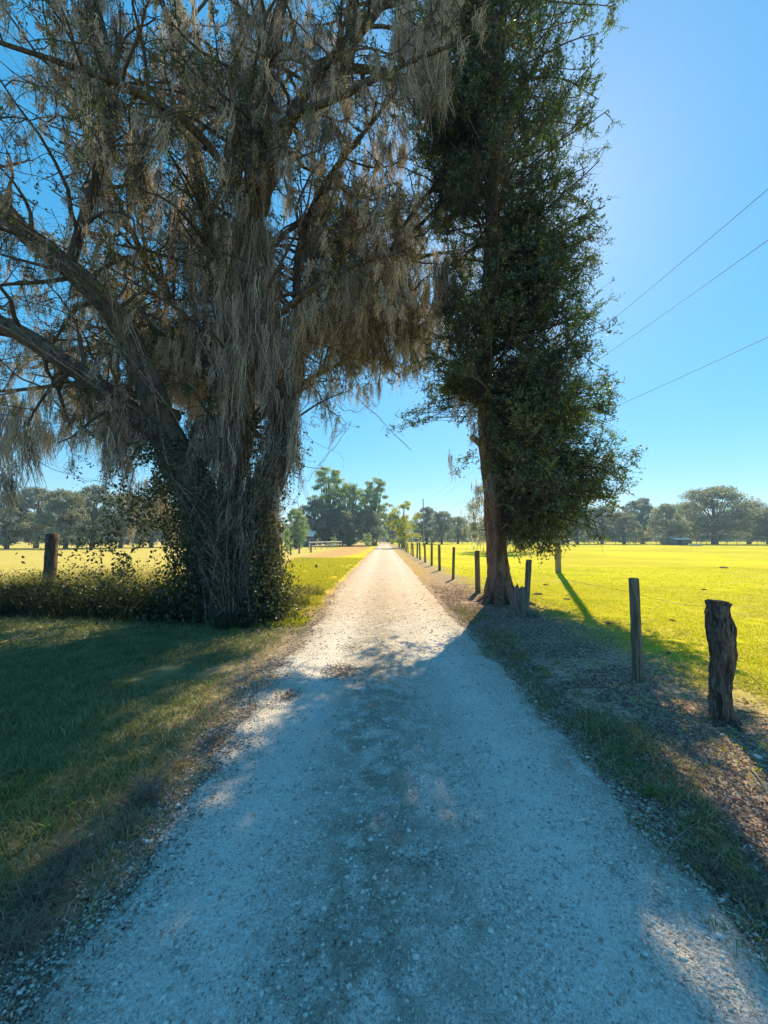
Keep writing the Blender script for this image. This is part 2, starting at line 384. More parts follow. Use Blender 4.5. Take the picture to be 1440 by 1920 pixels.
tag(mb.build('ground', M_ground, smooth=True), 'grassy ground of pasture, verge and fields around the gravel road', kind='structure')
ys = axis([(-4, 10, 420), (10, 30, 160), (30, 145, 120)]); us = np.linspace(0, 1, 60)
UU, YY = np.meshgrid(us, ys); XX = road_l(YY)*(1-UU)+road_r(YY)*UU
ZZ = H(XX, YY)+.006-.03*sstep(.03, 0.0, np.minimum(UU, 1-UU)) + .006*(fbm(XX*9, YY*9, 12)-.5)*(YY < 12)
mb = MB(); nx, ny = len(us), len(ys)
i, j = np.meshgrid(np.arange(nx-1), np.arange(ny-1)); a = (j*nx+i).ravel()
mb.add(np.stack([XX, YY, ZZ], -1).reshape(-1, 3), np.stack([a, a+1, a+nx+1, a+nx], 1))
tag(mb.build('gravel_road', M_road, smooth=True), 'straight pale limestone gravel lane running to the horizon', kind='structure')

# ------------------------------------------------------------------ where the crowns let the sun through
def shade_xy(P):
    t = P[:, 2]/SD[2]; return P[:, 0]-SD[0]*t, P[:, 1]-SD[1]*t
GAPS = []                                             # sunlit patches on the ground: x, y, half sizes, rotation
def gap(px, py, a, b, rot=0):
    g = gp(px, py); GAPS.append((g[0], g[1], a, b, R(rot)))
gap(482, 1342, .29, .36, -20); gap(640, 1262, .16, .16); gap(530, 1300, .10, .12); gap(575, 1268, .09, .16)
gap(1310, 1800, .10, .17, 10); gap(1290, 1350, .3, .22, 30); gap(1420, 1440, .35, .25, 30); gap(1180, 1300, .15, .12, 20)
gap(660, 1215, .2, .2); gap(820, 1200, .22, .2); gap(745, 1185, .3, .25); gap(300, 1225, .3, .18); gap(250, 1380, .06, .3, -70)
gap(170, 1450, .05, .25, -60); gap(280, 1235, .10, .4, -70); gap(330, 1330, .07, .3, -65); gap(120, 1480, .04, .2, -60); gap(60, 1300, .10, .3, -70); gap(400, 1260, .12, .25, -60); gap(1230, 1420, .08, .25, 25); gap(1290, 1500, .06, .2, 25); gap(1090, 1260, .1, .2, 20); gap(540, 1200, .35, .35); gap(1120, 1300, .1, .1); gap(1350, 1500, .1, .12)
def sunlit(P):
    """True where foliage would shade ground that is in the sun: that foliage is not there"""
    x, y = shade_xy(P); m = np.zeros(len(P), bool)
    w = (fbm(x*1.8, y*1.8, 21)-.5)
    edge = 6.75 + .9*w + .5*sstep(-.5, -2.2, x) + 3.4*sstep(-2.6, -4.2, x) - .5*sstep(1.0, 1.6, x) + 1.9*sstep(1.9, 2.8, x) - 1.5*sstep(4.2, 5.4, x)
    m |= (y > edge)
    m |= (x > 4.9 + .8*w + .15*np.abs(y-5)) & (y < 7) & (P[:, 2] < 9)
    for gx, gy, a, b, r in GAPS:
        u = (x-gx)*math.cos(r)+(y-gy)*math.sin(r); v = -(x-gx)*math.sin(r)+(y-gy)*math.cos(r)
        m |= (u/a)**2+(v/b)**2 < 1+1.6*(fbm(x*7, y*7, 33)-.5)
    return m

# ------------------------------------------------------------------ branches
def hole(P, th=.44):                                   # openings through the oak's crown
    P = np.atleast_2d(P); return (fbm(P[:, 0]*.85+P[:, 1]*.33+11, P[:, 2]*.62+P[:, 1]*.28, 77, 2) < th) & (P[:, 2] > 4.2) & (P[:, 1] < 11.5)
def grow(P0, D0, L, nseg=5, wander=.25, pull=(0, 0, 0)):
    P = [np.asarray(P0, float)]; D = np.asarray(D0, float)/np.linalg.norm(D0); pull = np.asarray(pull, float)
    for k in range(nseg):
        D = D + wander*rng.normal(size=3) + pull; D /= np.linalg.norm(D); P.append(P[-1]+D*L/nseg)
    return np.array(P)
def growmany(P0, D0, L, nseg, wander, pull=(0, 0, 0)):
    n = len(P0); P = np.zeros((n, nseg+1, 3)); P[:, 0] = P0; D = D0/(np.linalg.norm(D0, axis=1)[:, None]+1e-9)
    for k in range(nseg):
        D = D + wander*rng.normal(size=(n, 3)) + np.asarray(pull, float); D /= np.linalg.norm(D, axis=1)[:, None]; P[:, k+1] = P[:, k]+D*(L/nseg)[:, None]
    return P
def tubes(mb, P, r):                                   # many three-sided twigs at once, P: (m, n, 3)
    m, n = P.shape[:2]; T = np.gradient(P, axis=1); T /= np.linalg.norm(T, axis=2)[..., None]+1e-9
    A = np.cross(T, np.array([.31, .2, .93])); A /= np.linalg.norm(A, axis=2)[..., None]+1e-9; B = np.cross(T, A)
    th = np.arange(3)*2*math.pi/3
    V = P[:, :, None] + np.asarray(r)[None, :, None, None]*(np.cos(th)[:, None]*A[:, :, None] + np.sin(th)[:, None]*B[:, :, None])
    i = np.arange(m)[:, None, None]*n*3 + np.arange(n-1)[None, :, None]*3; j = np.arange(3)[None, None]; j2 = (j+1) % 3
    mb.add(V.reshape(-1, 3), np.stack([i+j, i+j2, i+3+j2, i+3+j], -1).reshape(-1, 4))
def sidemany(T, out, up=0.0):
    r_ = rng.normal(size=T.shape); r_ -= (r_*T).sum(1)[:, None]*T; r_ /= np.linalg.norm(r_, axis=1)[:, None]+1e-9
    d = T*(1-out)+r_*out; d[:, 2] += up; return d/np.linalg.norm(d, axis=1)[:, None]
def pickmany(P, idx, t):                               # points and directions at fraction t along polylines P[idx]
    n = P.shape[1]-1; q = np.minimum((t*n).astype(int), n-1); f = (t*n-q)[:, None]; a = P[idx, q]; b = P[idx, q+1]; T = b-a
    return a*(1-f)+b*f, T/(np.linalg.norm(T, axis=1)[:, None]+1e-9)
def side(T, out=.75, up=0.0):
    r = rng.normal(size=3); r -= r.dot(T)*T; r /= np.linalg.norm(r)+1e-9
    d = T*(1-out)+r*out + np.array([0, 0, up]); return d/np.linalg.norm(d)
def pick(P, t):
    n = len(P)-1; q = min(int(t*n), n-1); f = t*n-q
    T = P[q+1]-P[q]; return P[q]*(1-f)+P[q+1]*f, T/(np.linalg.norm(T)+1e-9)

def strands(nc, mb, P, L, Wd, tint, ns=26):
    """clumps of hanging moss: P tops, L lengths, Wd widths"""
    n = len(P); seg = 6
    if n == 0: return
    ns = np.full(n, ns)
    idx = np.repeat(np.arange(n), ns); m = len(idx)
    l = L[idx]*(.35+.65*rng.random(m)**.7); w = Wd[idx]
    th = rng.uniform(0, 2*math.pi, m); rad = w*np.sqrt(rng.random(m))
    top = P[idx] + np.stack([np.cos(th)*rad*1.1, np.sin(th)*rad*1.1, rng.normal(size=m)*.04 - rng.random(m)*l*.25], 1)
    cx = P[idx][:, :2]
    t = np.linspace(0, 1, seg+1)
    S = np.zeros((m, seg+1, 3)); S[:, 0] = top
    ph = rng.uniform(0, 6.28, m); fr = rng.uniform(4, 11, m); am = .014+.028*rng.random(m)
    dr = rng.normal(size=(n, 2))*.16; kp = rng.uniform(0, 6.28, n); kf = rng.uniform(5, 13, n); ka = rng.uniform(.15, .55, n)
    wx = np.cumsum(rng.normal(size=(m, seg+1, 2))*.013, axis=1)
    for k in range(1, seg+1):
        S[:, k, 2] = top[:, 2]-l*t[k]
        conv = (1-.5*t[k]+ka[idx]*np.sin(kp[idx]+kf[idx]*t[k]*np.maximum(.5, L[idx])))
        S[:, k, 0] = cx[:, 0]+(top[:, 0]-cx[:, 0])*conv + am*np.sin(ph+fr*t[k])*1.0+wx[:, k, 0]+dr[idx, 0]*l*t[k]**1.6
        S[:, k, 1] = cx[:, 1]+(top[:, 1]-cx[:, 1])*conv + am*np.cos(ph*1.3+fr*t[k])+wx[:, k, 1]+dr[idx, 1]*l*t[k]**1.6
    az = rng.uniform(0, math.pi, m); wd = rng.uniform(.0035, .0085, m)
    sv = np.stack([np.cos(az)*wd, np.sin(az)*wd, 0*az], 1)[:, None]*(1-.6*t)[None, :, None]
    V = np.stack([S-sv, S+sv], 2).reshape(m, (seg+1)*2, 3)
    b = np.arange(m)[:, None, None]*(seg+1)*2; k = np.arange(seg)[None, :, None]*2
    F = (b+k+np.array([0, 1, 3, 2])[None, None]).reshape(-1, 4)
    tt = np.clip(tint[idx]+rng.normal(size=m)*.2-.06, 0, .97)
    mb.add(V.reshape(-1, 3), F, np.repeat(tt, (seg+1)*2))
    # frizz: short crossing curls that make the clump woolly
    nf = m*7
    q = rng.integers(0, m, nf); kk = rng.integers(0, seg, nf); f = rng.random(nf)[:, None]
    Q = S[q, kk]*(1-f)+S[q, kk+1]*f
    D = rdir(nf); D[:, 2] -= .35; D /= np.linalg.norm(D, axis=1)[:, None]
    quads(mb, Q, rng.uniform(.025, .075, nf), rng.uniform(.005, .010, nf), np.clip(tint[idx][q]+rng.normal(size=nf)*.24-.04, 0, 1), D)

def hang(mb, P, L, Wd, tint, ns=26, off=0, openings=False):
    P = np.asarray(P); L = np.asarray(L); Wd = np.asarray(Wd); tint = np.asarray(tint)
    mid = P - np.stack([0*L, 0*L, L*.45], 1)
    k = ~(sunlit(mid) | sunlit(P))
    k &= (np.hypot(P[:, 0], P[:, 1]) > 2.2)
    if openings: k &= ~hole(mid, .42) | ((mid[:, 0] > -3.5) & (mid[:, 0] < -1.2) & (mid[:, 1] < 8.2))
    strands(0, mb, P[k]-off, L[k], Wd[k], tint[k], ns)

# ------------------------------------------------------------------ left: the great moss-hung oak
base = gp(440, 1165)
oak = thing('live_oak', 'huge many-stemmed oak draped in grey hanging moss, left of the road', 'tree', (base[0], base[1], 0))
OB = np.array([base[0], base[1], 0.0])
def limb(rows, per=6):
    return spline([[*(at(a, b, d)), r] for a, b, d, r in rows], per)
D0 = base[1]
trunks = [
    limb([(428, 1190, D0, .52), (418, 1120, D0, .42), (400, 1040, D0, .38), (385, 960, D0, .36), (345, 880, D0-.05, .33), (312, 810, D0-.1, .28)]),
    limb([(470, 1185, D0+.1, .42), (462, 1100, D0+.1, .34), (470, 1010, D0+.1, .30), (492, 930, D0+.15, .28), (520, 860, D0+.2, .25), (530, 790, D0+.25, .22)]),
    limb([(440, 1150, D0+.3, .30), (430, 1000, D0+.35, .25), (440, 880, D0+.4, .22), (450, 760, D0+.45, .20), (440, 640, D0+.5, .17), (405, 480, D0+.6, .14), (370, 320, D0+.7, .12), (345, 160, D0+.8, .10), (330, -40, D0+1, .08), (310, -300, D0+1.3, .04)]),
]
limbs = [
    limb([(312, 815, D0-.1, .27), (275, 710, D0-.25, .23), (215, 590, D0-.45, .21), (130, 505, D0-.6, .19), (55, 445, D0-.7, .17), (-20, 360, D0-.8, .15), (-120, 240, D0-.9, .11), (-260, 110, D0-.7, .06)]),
    limb([(320, 830, D0-.1, .22), (258, 785, D0-.1, .20), (200, 735, D0-.3, .18), (110, 670, D0-.4, .17), (10, 610, D0-.5, .15), (-120, 560, D0-.4, .11), (-300, 540, D0, .06)]),
    limb([(528, 795, D0+.25, .21), (500, 700, D0+.2, .19), (482, 580, D0+.1, .18), (478, 440, D0, .17), (472, 320, D0-.1, .16), (485, 180, D0-.2, .14), (520, 40, D0-.2, .11), (560, -120, D0-.1, .08), (600, -320, D0, .04)]),
    limb([(535, 800, D0+.25, .18), (555, 700, D0+.6, .15), (560, 640, D0+.9, .14), (612, 588, D0+1.6, .12), (668, 540, D0+2.4, .10), (735, 500, D0+3.4, .075), (800, 480, D0+4.4, .05), (850, 470, D0+5.2, .03)]),
    limb([(485, 400, D0, .15), (520, 280, D0, .14), (578, 165, D0, .13), (645, 95, D0+.1, .12), (705, 20, D0+.2, .11), (790, -90, D0+.5, .07), (880, -220, D0+1, .04)]),
    limb([(560, 650, D0+.9, .11), (556, 560, D0+1.0, .09), (560, 470, D0+1.2, .08), (590, 380, D0+1.5, .07), (640, 300, D0+1.9, .06), (720, 200, D0+2.6, .05), (790, 90, D0+3.2, .035), (840, -40, D0+3.6, .02)]),
    limb([(560, 630, D0+1, .09), (640, 610, D0+2, .08), (700, 610, D0+3.2, .06), (760, 600, D0+4.4, .045), (810, 590, D0+5.4, .03)]),
    limb([(440, 700, D0+.5, .12), (350, 600, D0+1.4, .10), (270, 480, D0+2.4, .08), (200, 330, D0+3, .065), (130, 180, D0+3.4, .045), (80, 20, D0+3.6, .03)]),
    limb([(440, 740, D0+.5, .11), (380, 690, D0+1.6, .09), (300, 640, D0+2.8, .07), (210, 620, D0+4, .05), (120, 600, D0+5, .03)]),
    limb([(475, 420, D0, .09), (430, 330, D0-.5, .08), (360, 240, D0-1.1, .07), (250, 170, D0-1.7, .055), (120, 120, D0-2.2, .04), (0, 80, D0-2.4, .03)]),
    limb([(480, 300, D0-.1, .08), (530, 230, D0-.6, .07), (640, 180, D0-1.1, .055), (760, 120, D0-1.5, .04), (860, 80, D0-1.7, .025)]),
    limb([(440, 860, D0+.4, .12), (470, 800, D0+1.2, .10), (540, 740, D0+2.4, .08), (620, 690, D0+3.8, .06), (690, 665, D0+5.0, .04), (740, 655, D0+5.8, .025)]),
    limb([(130, 505, D0-.6, .10), (160, 400, D0-.6, .09), (200, 280, D0-.7, .07), (210, 140, D0-.8, .055), (180, 0, D0-.8, .04), (140, -150, D0-.8, .02)]),
    limb([(400, 700, D0+.5, .14), (340, 660, D0+2, .12), (260, 640, D0+4, .10), (170, 650, D0+6, .07), (60, 690, D0+8, .04)]),
    limb([(330, 780, D0+.1, .12), (250, 740, D0+1.5, .10), (150, 720, D0+3.2, .08), (50, 730, D0+4.6, .06), (-80, 740, D0+5.6, .03)]),
    limb([(300, 640, D0+2.8, .09), (250, 560, D0+4.2, .08), (180, 500, D0+5.6, .06), (90, 470, D0+7, .03)]),
    limb([(445, 600, D0+.6, .10), (420, 520, D0+2.0, .09), (380, 440, D0+3.6, .07), (320, 380, D0+5.0, .04)]),
    limb([(450, 760, D0+.45, .12), (440, 700, D0+2.5, .10), (420, 680, D0+4.8, .08), (400, 690, D0+7, .05), (380, 700, D0+9, .03)]),
    limb([(450, 740, D0+.5, .11), (480, 700, D0+3, .09), (500, 680, D0+5.5, .07), (520, 690, D0+8, .04)]),
    limb([(440, 720, D0+.5, .12), (380, 660, D0+2.5, .10), (330, 640, D0+5, .08), (300, 660, D0+7.5, .05), (280, 690, D0+9, .03)]),
    limb([(440, 640, D0+.5, .11), (430, 600, D0+3, .09), (440, 570, D0+6, .07), (460, 590, D0+8, .04)]),
    limb([(600, 140, D0, .09), (680, 130, D0+.6, .08), (770, 150, D0+1.4, .06), (850, 200, D0+2.0, .04)]),
    limb([(660, 545, D0+2.3, .07), (740, 470, D0+2.6, .06), (810, 400, D0+2.8, .045), (870, 350, D0+3, .03)]),
    limb([(470, 640, D0+.1, .06), (560, 560, D0-.4, .055), (660, 500, D0-.6, .045), (760, 470, D0-.6, .03)]),
    limb([(560, 640, D0+.9, .11), (625, 590, D0+3.5, .09), (680, 570, D0+6, .07), (720, 590, D0+8.5, .04)]),
    limb([(556, 560, D0+1, .10), (620, 510, D0+3.5, .09), (690, 490, D0+6.5, .07), (750, 500, D0+9.5, .04)]),
    limb([(560, 470, D0+1.2, .09), (640, 420, D0+3.5, .08), (720, 400, D0+6.5, .06), (790, 430, D0+9, .03)]),
    limb([(640, 600, D0+4, .07), (660, 650, D0+5.5, .06), (690, 670, D0+7, .04), (720, 690, D0+8.5, .03)]),
    limb([(680, 570, D0+6, .06), (770, 600, D0+7, .05), (830, 640, D0+8, .03)]),
    limb([(735, 500, D0+3.4, .07), (760, 570, D0+4.2, .06), (770, 640, D0+5, .05), (790, 690, D0+5.6, .03)]),
    limb([(668, 540, D0+2.4, .07), (700, 590, D0+4, .06), (720, 650, D0+5.4, .05), (735, 690, D0+6.2, .03)]),
    limb([(20, 605, D0-.5, .09), (-60, 640, D0+.6, .08), (-120, 660, D0+2, .06), (-160, 700, D0+3.4, .03)]),
    limb([(455, 560, D0+.7, .09), (500, 470, D0+1.9, .08), (560, 420, D0+3.0, .06), (610, 400, D0+4.2, .03)]),
    limb([(700, 540, D0+2.7, .06), (760, 420, D0+2.6, .055), (830, 330, D0+2.4, .045), (900, 240, D0+2.2, .03)]),
]
mbT = MB()
for l in trunks: 
    tube(mbT, l[:, :3]-OB, l[:, 3], 14, rough=.22)
for a in np.linspace(0, 2*math.pi, 9)[:-1]:           # root flare
    b = np.array([OB[0]+.1, OB[1]+.1, 0]); dv = np.array([math.cos(a), math.sin(a), 0]); s_ = rng.uniform(.7, 1.1)
    tube(mbT, np.array([b+dv*.18+[0, 0, .75], b+dv*.36+[0, 0, .35], b+dv*.6*s_+[0, 0, .1], b+dv*.95*s_+[0, 0, -.05]])-OB, [.16, .16, .12, .05], 8, rough=.2)
mbT.build('trunk', M_bark_oak, oak, True)
for l in limbs:
    m = MB(); tube(m, l[:, :3]-OB, l[:, 3], 10, rough=.22); m.build('limb', M_bark_oak, oak, True)

mbB = MB(); leafP = []; leafD = []; mossP = []; l3s = []
oakL2 = []
for li, l in enumerate(trunks[2:]+limbs):
    P = l[:, :3]; n = len(P); Lm = np.linalg.norm(np.diff(P, axis=0), axis=1).sum()
    for q in range(int(Lm*2.6)+2):
        t = rng.uniform(.22 if l[0, 3] > .15 else .08, 1); p, T = pick(P, t)
        r0 = np.interp(t*(n-1), np.arange(n), l[:, 3])
        if p[2] < 3.0: continue
        d = side(T, .8, .15); L2 = rng.uniform(.8, 2.4)*(.6+.6*min(1, r0/.1))
        c = grow(p, d, L2, 6, .22, (0, 0, -.01)); 
        if c[-1][1] < 2.6: continue
        if sunlit(c[3:4])[0] and rng.random() < .8: continue
        oakL2.append(c); tube(mbB, c-OB, np.linspace(min(r0*.5, .045), .012, 7), 5, cap=False)
        for q3 in range(int(L2*4)+2):
            t3 = rng.uniform(.15, 1); p3, T3 = pick(c, t3)
            e = grow(p3, side(T3, .7, .05), rng.uniform(.35, 1.0), 4, .3, (0, 0, -.06))
            if sunlit(e[2:3])[0] or hole(e[2])[0]: continue
            l3s.append(e)
L3 = np.array(l3s); tubes(mbB, L3-OB, np.linspace(.011, .004, 5))
idx = rng.integers(0, len(L3), len(L3)*3); p4, T4 = pickmany(L3, idx, rng.uniform(.2, 1, len(idx)))
G4 = growmany(p4, sidemany(T4, .6), rng.uniform(.15, .45, len(idx)), 3, .3, (0, 0, -.1)); tubes(mbB, G4-OB, np.linspace(.005, .002, 4))
mbB.build('branches', M_twig, oak)
idx = rng.integers(0, len(G4), len(G4)*11); leafP, leafD = pickmany(G4, idx, rng.random(len(idx))); leafP += rng.normal(size=(len(leafP), 3))*.02
k = ~sunlit(leafP) & ~hole(leafP, .47); leafP = leafP[k]; leafD = leafD[k]
D = leafD*.6+rdir(len(leafP))*.8; D /= np.linalg.norm(D, axis=1)[:, None]
ti = np.clip(fbm(leafP[:, 0]*1.2+5, leafP[:, 2]*1.2+leafP[:, 1]*.7, 40)*1.1-.1+rng.normal(size=len(leafP))*.16, 0, 1)
ti = np.where(rng.random(len(ti)) < .06, .97, np.minimum(ti, .95))
m = MB(); quads(m, leafP-OB, rng.uniform(.035, .075, len(leafP)), rng.uniform(.018, .036, len(leafP)), ti, D)
m.build('foliage', M_leaf_o, oak)
print('oak leaves', len(leafP), 'L2', len(oakL2), 'L3', len(l3s))

# moss
m = MB(); P, L, Wd, Ti = [], [], [], []
for c in oakL2:
    for q in range(rng.integers(1, 4)):
        p, T = pick(c, rng.random()); P.append(p); L.append(rng.uniform(.25, 1.0)); Wd.append(rng.uniform(.03, .10)); Ti.append(rng.uniform(.3, .75))
for e in l3s:
    if rng.random() < .35:
        p, T = pick(e, rng.random()); P.append(p); L.append(rng.uniform(.15, .5)); Wd.append(rng.uniform(.02, .06)); Ti.append(rng.uniform(.3, .8))
for l in limbs:
    for q in range(26):
        p, T = pick(l[:, :3], rng.random()); p = p+np.array([0, .08, 0])
        if p[2] > 2.6: P.append(p); L.append(rng.uniform(.3, 1.1)); Wd.append(rng.uniform(.05, .14)); Ti.append(rng.uniform(.3, .7))
def curtain(px, y0, y1, hw, d, n, dd=.5, ti=.5):  # ti: paler tint paints in the sunlight on backlit curtains
    for q in range(n):
        x = px+rng.uniform(-hw, hw); dep = d+rng.uniform(-dd, dd); ln = (y1-y0)/720*dep
        y = y0+rng.random()*(y1-y0)*.6
        P.append(at(x, y, dep)); L.append(min(1.4, ln*rng.uniform(.25, .6))*rng.uniform(.5, 1.15)); Wd.append(rng.uniform(.04, .12)); Ti.append(np.clip(ti+rng.normal()*.2, .0, .95))
DD = D0
for args in [
    (485, -40, 480, 44, DD-.3, 110, .3, .45), (465, 400, 900, 56, DD-.2, 150, .25, .5), (530, 600, 920, 28, DD, 70, .2, .5), (512, 880, 1070, 26, DD+.2, 60, .25, .85), (400, 760, 1000, 45, DD-.1, 50, .3, .35), (440, 900, 1080, 40, DD-.2, 40, .2, .3),
    (190, -60, 330, 45, DD-.6, 46, .5, .4), (262, 180, 420, 18, DD-.4, 26, .3, .4), (345, -40, 330, 45, DD-.2, 42, .5, .5), (120, -40, 100, 30, DD-1.2, 8, .4, .4),
    (300, 280, 500, 60, DD+1.2, 34, .8, .75), (390, 350, 700, 45, DD+.6, 50, .5, .6), (600, 130, 320, 20, DD-.1, 34, .2, .5), (560, 0, 160, 40, DD-.3, 26, .3, .4),
    (790, -60, 190, 60, DD-.6, 60, .5, .6), (820, 40, 240, 26, DD-.2, 20, .4, .6), (770, 250, 460, 40, DD+2.2, 44, .5, .8), (740, 190, 330, 30, DD+1.4, 20, .5, .6),
    (690, 380, 520, 60, DD+2.6, 40, .6, .45), (780, 440, 640, 70, DD+3.6, 90, .9, .5), (840, 440, 660, 28, DD+2.6, 46, .6, .55), (640, 230, 340, 20, DD+.4, 12, .3, .5),
    (710, 540, 720, 70, DD+4.6, 38, 1.1, .5), (640, 600, 680, 60, DD+3.0, 20, .9, .4), (700, 340, 430, 60, DD+1.6, 16, .8, .4),
    (120, 740, 870, 130, DD+1.2, 90, 1.0, .9), (40, 700, 930, 45, DD+.2, 34, .6, .6), (225, 780, 920, 30, DD+.4, 22, .5, .6), (222, 740, 940, 20, DD-.2, 22, .2, .45),
    (60, 660, 780, 70, DD+.6, 34, .8, .7), (170, 720, 800, 50, DD+.3, 20, .5, .5), (340, 620, 860, 40, DD+.7, 40, .6, .7), (400, 700, 900, 30, DD+.5, 34, .3, .5),
    (285, 880, 1040, 40, DD+.8, 30, .5, .75), (40, 480, 580, 50, DD+.8, 10, .8, .6), (300, 0, 120, 60, DD+.8, 24, .5, .4), (420, 60, 240, 40, DD-.1, 26, .3, .5),
    (10, 840, 990, 20, DD-.2, 14, .3, .5), (640, 40, 160, 30, DD+.8, 16, .5, .5), (870, 300, 420, 22, DD+2.3, 16, .3, .45),
    (150, 720, 830, 130, DD+5, 70, 1.6, .8), (250, 640, 800, 60, DD+4, 30, 1.2, .7), (370, 420, 600, 40, DD+3, 20, 1, .55),
    (690, 60, 240, 40, DD+1.0, 20, .5, .5), (640, 320, 470, 40, DD+1.5, 24, .5, .6), (720, 260, 420, 40, DD+2.4, 36, .5, .8), (850, 200, 330, 40, DD+2, 30, .5, .6), (700, 500, 640, 50, DD-.4, 20, .3, .5), (820, 350, 520, 40, DD+2.8, 34, .5, .7),
    (680, 560, 700, 50, DD+6.5, 40, 1.2, .5), (740, 450, 640, 60, DD+7, 50, 1.4, .5), (800, 560, 720, 40, DD+6, 30, 1.2, .5),
    (745, 540, 700, 60, DD+5.2, 34, 1.2, .45), (790, 520, 700, 50, DD+4.2, 24, 1.0, .4), (330, 680, 820, 60, DD+6.5, 60, 1.6, .6), (430, 690, 840, 60, DD+6.5, 60, 1.6, .6), (500, 680, 800, 40, DD+6.5, 30, 1.4, .5), (250, 690, 830, 60, DD+6.5, 40, 1.6, .6)]:
    curtain(*args)
hang(m, P, L, Wd, Ti, 17, OB, True)
tag(m.build('hanging_moss', M_moss, oak), kind='stuff')

# vines on the stems, and hanging lianas
m = MB()
for q in range(300):
    l = trunks[rng.integers(0, 3)] if rng.random() < .75 else limbs[rng.integers(0, 4)]
    n = len(l); i0 = rng.integers(0, n//2+1); i1 = min(n-1, i0+rng.integers(6, 20)); a0 = rng.uniform(0, 6.28); tw = rng.uniform(-1.2, 1.2); rr = rng.uniform(.005, .02)
    pts = []
    for i in range(i0, i1):
        a0 += tw*.25; o = l[i, 3]*1.08+.02+.03*rng.random()
        pts.append(l[i, :3]+np.array([math.cos(a0)*o, math.sin(a0)*o, 0]))
    if len(pts) > 3: tube(m, spline(pts, 3)-OB, rr, 5, cap=False)
for (a, b), (c, d), sag in [((515, 860), (600, 660), .3), ((520, 900), (545, 990), .1), ((560, 905), (655, 790), .1), ((540, 950), (575, 900), .15), ((600, 700), (690, 760), .4), ((585, 700), (630, 730), .3),
                           ((450, 1060), (470, 860), .15), ((420, 930), (500, 1010), .3), ((470, 800), (560, 950), .2), ((0, 820), (200, 905), .15), ((540, 660), (770, 845), -.2), ((0, 320), (230, 380), -.1), ((0, 540), (330, 640), .3)]:
    for rep in range(2):
        A = at(a+rng.uniform(-8, 8), b, DD-.3); B = at(c+rng.uniform(-8, 8), d, DD+.2+rep*.6); t = np.linspace(0, 1, 12)[:, None]
        pts = A*(1-t)+B*t; pts[:, 2] -= sag*4*(t*(1-t))[:, 0]; pts += rng.normal(size=pts.shape)*.02
        tube(m, spline(pts, 2)-OB, .005 if rep == 0 else .0025, 5, cap=False)
for q in range(420):                                   # thin dead twigs and tendrils hanging about the stems
    l = (trunks+limbs)[rng.integers(0, 10)]; p, T = pick(l[:, :3], rng.random())
    g = grow(p+rng.normal(size=3)*.15, rdir(1)[0]+[0, 0, -.4], rng.uniform(.3, 1.3), 6, .35, (0, 0, -.1))
    if g[:, 2].min() > .3 and not sunlit(g[3:4])[0]: tube(m, g-OB, np.linspace(.005, .002, 7), 3, cap=False)
for q in range(170):
    a = rng.uniform(0, 6.28); a2 = a+rng.normal()*.8; r0 = rng.uniform(.36, .70); z1 = rng.uniform(1.4, 4.2); t = np.linspace(0, 1, 7)
    ctr = np.array([np.interp(t*z1, l_[:12, 2], l_[:12, 0]) for l_ in (trunks[rng.integers(0, 2)],)])[0]
    pts = np.stack([ctr-.02+np.cos(a+(a2-a)*t)*r0*(1-.35*t), OB[1]+.05+np.sin(a+(a2-a)*t)*r0*(1-.35*t)*.8, t*z1], 1)+rng.normal(size=(7, 3))*.05
    pts[0, 2] = 0; S_ = spline(pts, 3); tube(m, S_-OB, np.linspace(rng.uniform(.006, .022), .003, len(S_)), 5, cap=False)
m.build('vines', M_vine, oak)
# ivy leaves round the stem foot
Q = []
for q in range(17000):
    l = trunks[rng.integers(0, 3)]; t = rng.random()**1.4*.95; p, T = pick(l[:, :3], t); r = np.interp(t*(len(l)-1), np.arange(len(l)), l[:, 3])
    if vn(p[2]*2.1, q % 3, 50) + rng.random()*.7 < .5: continue
    a = rng.uniform(0, 6.28); o = r*1.05+abs(rng.normal())*.13
    Q.append(p+np.array([math.cos(a)*o, math.sin(a)*o, rng.normal()*.06]))
for q in range(12000):                                 # leafy skirt at the foot, both sides
    sx = rng.choice([-1, 1]); u = abs(rng.normal())
    Q.append(np.array([OB[0]+(.25 if sx > 0 else -.15)+sx*(.2+u*(.30 if sx > 0 else .55)), OB[1]+rng.normal()*.35, abs(rng.normal())*.95*(1.3-.35*u)]))
for q in range(15000):
    y = rng.uniform(720, 1110); x = rng.normal()*(30+.14*(y-720))+345-.22*(y-720)*(rng.random() < .6)
    if fbm(x*.03, y*.02, 51) > .42: Q.append(at(x, y, DD+.1+rng.normal()*.45))
Q = np.array(Q); Q = Q[Q[:, 2] > .02]
m = MB(); D = rdir(len(Q)); D[:, 2] -= .4; D /= np.linalg.norm(D, axis=1)[:, None]
quads(m, Q-OB, rng.uniform(.035, .09, len(Q)), rng.uniform(.025, .065, len(Q)), np.clip(rng.random(len(Q))**1.7, 0, 1), D)
m.build('vine_leaves', M_ivy, oak)

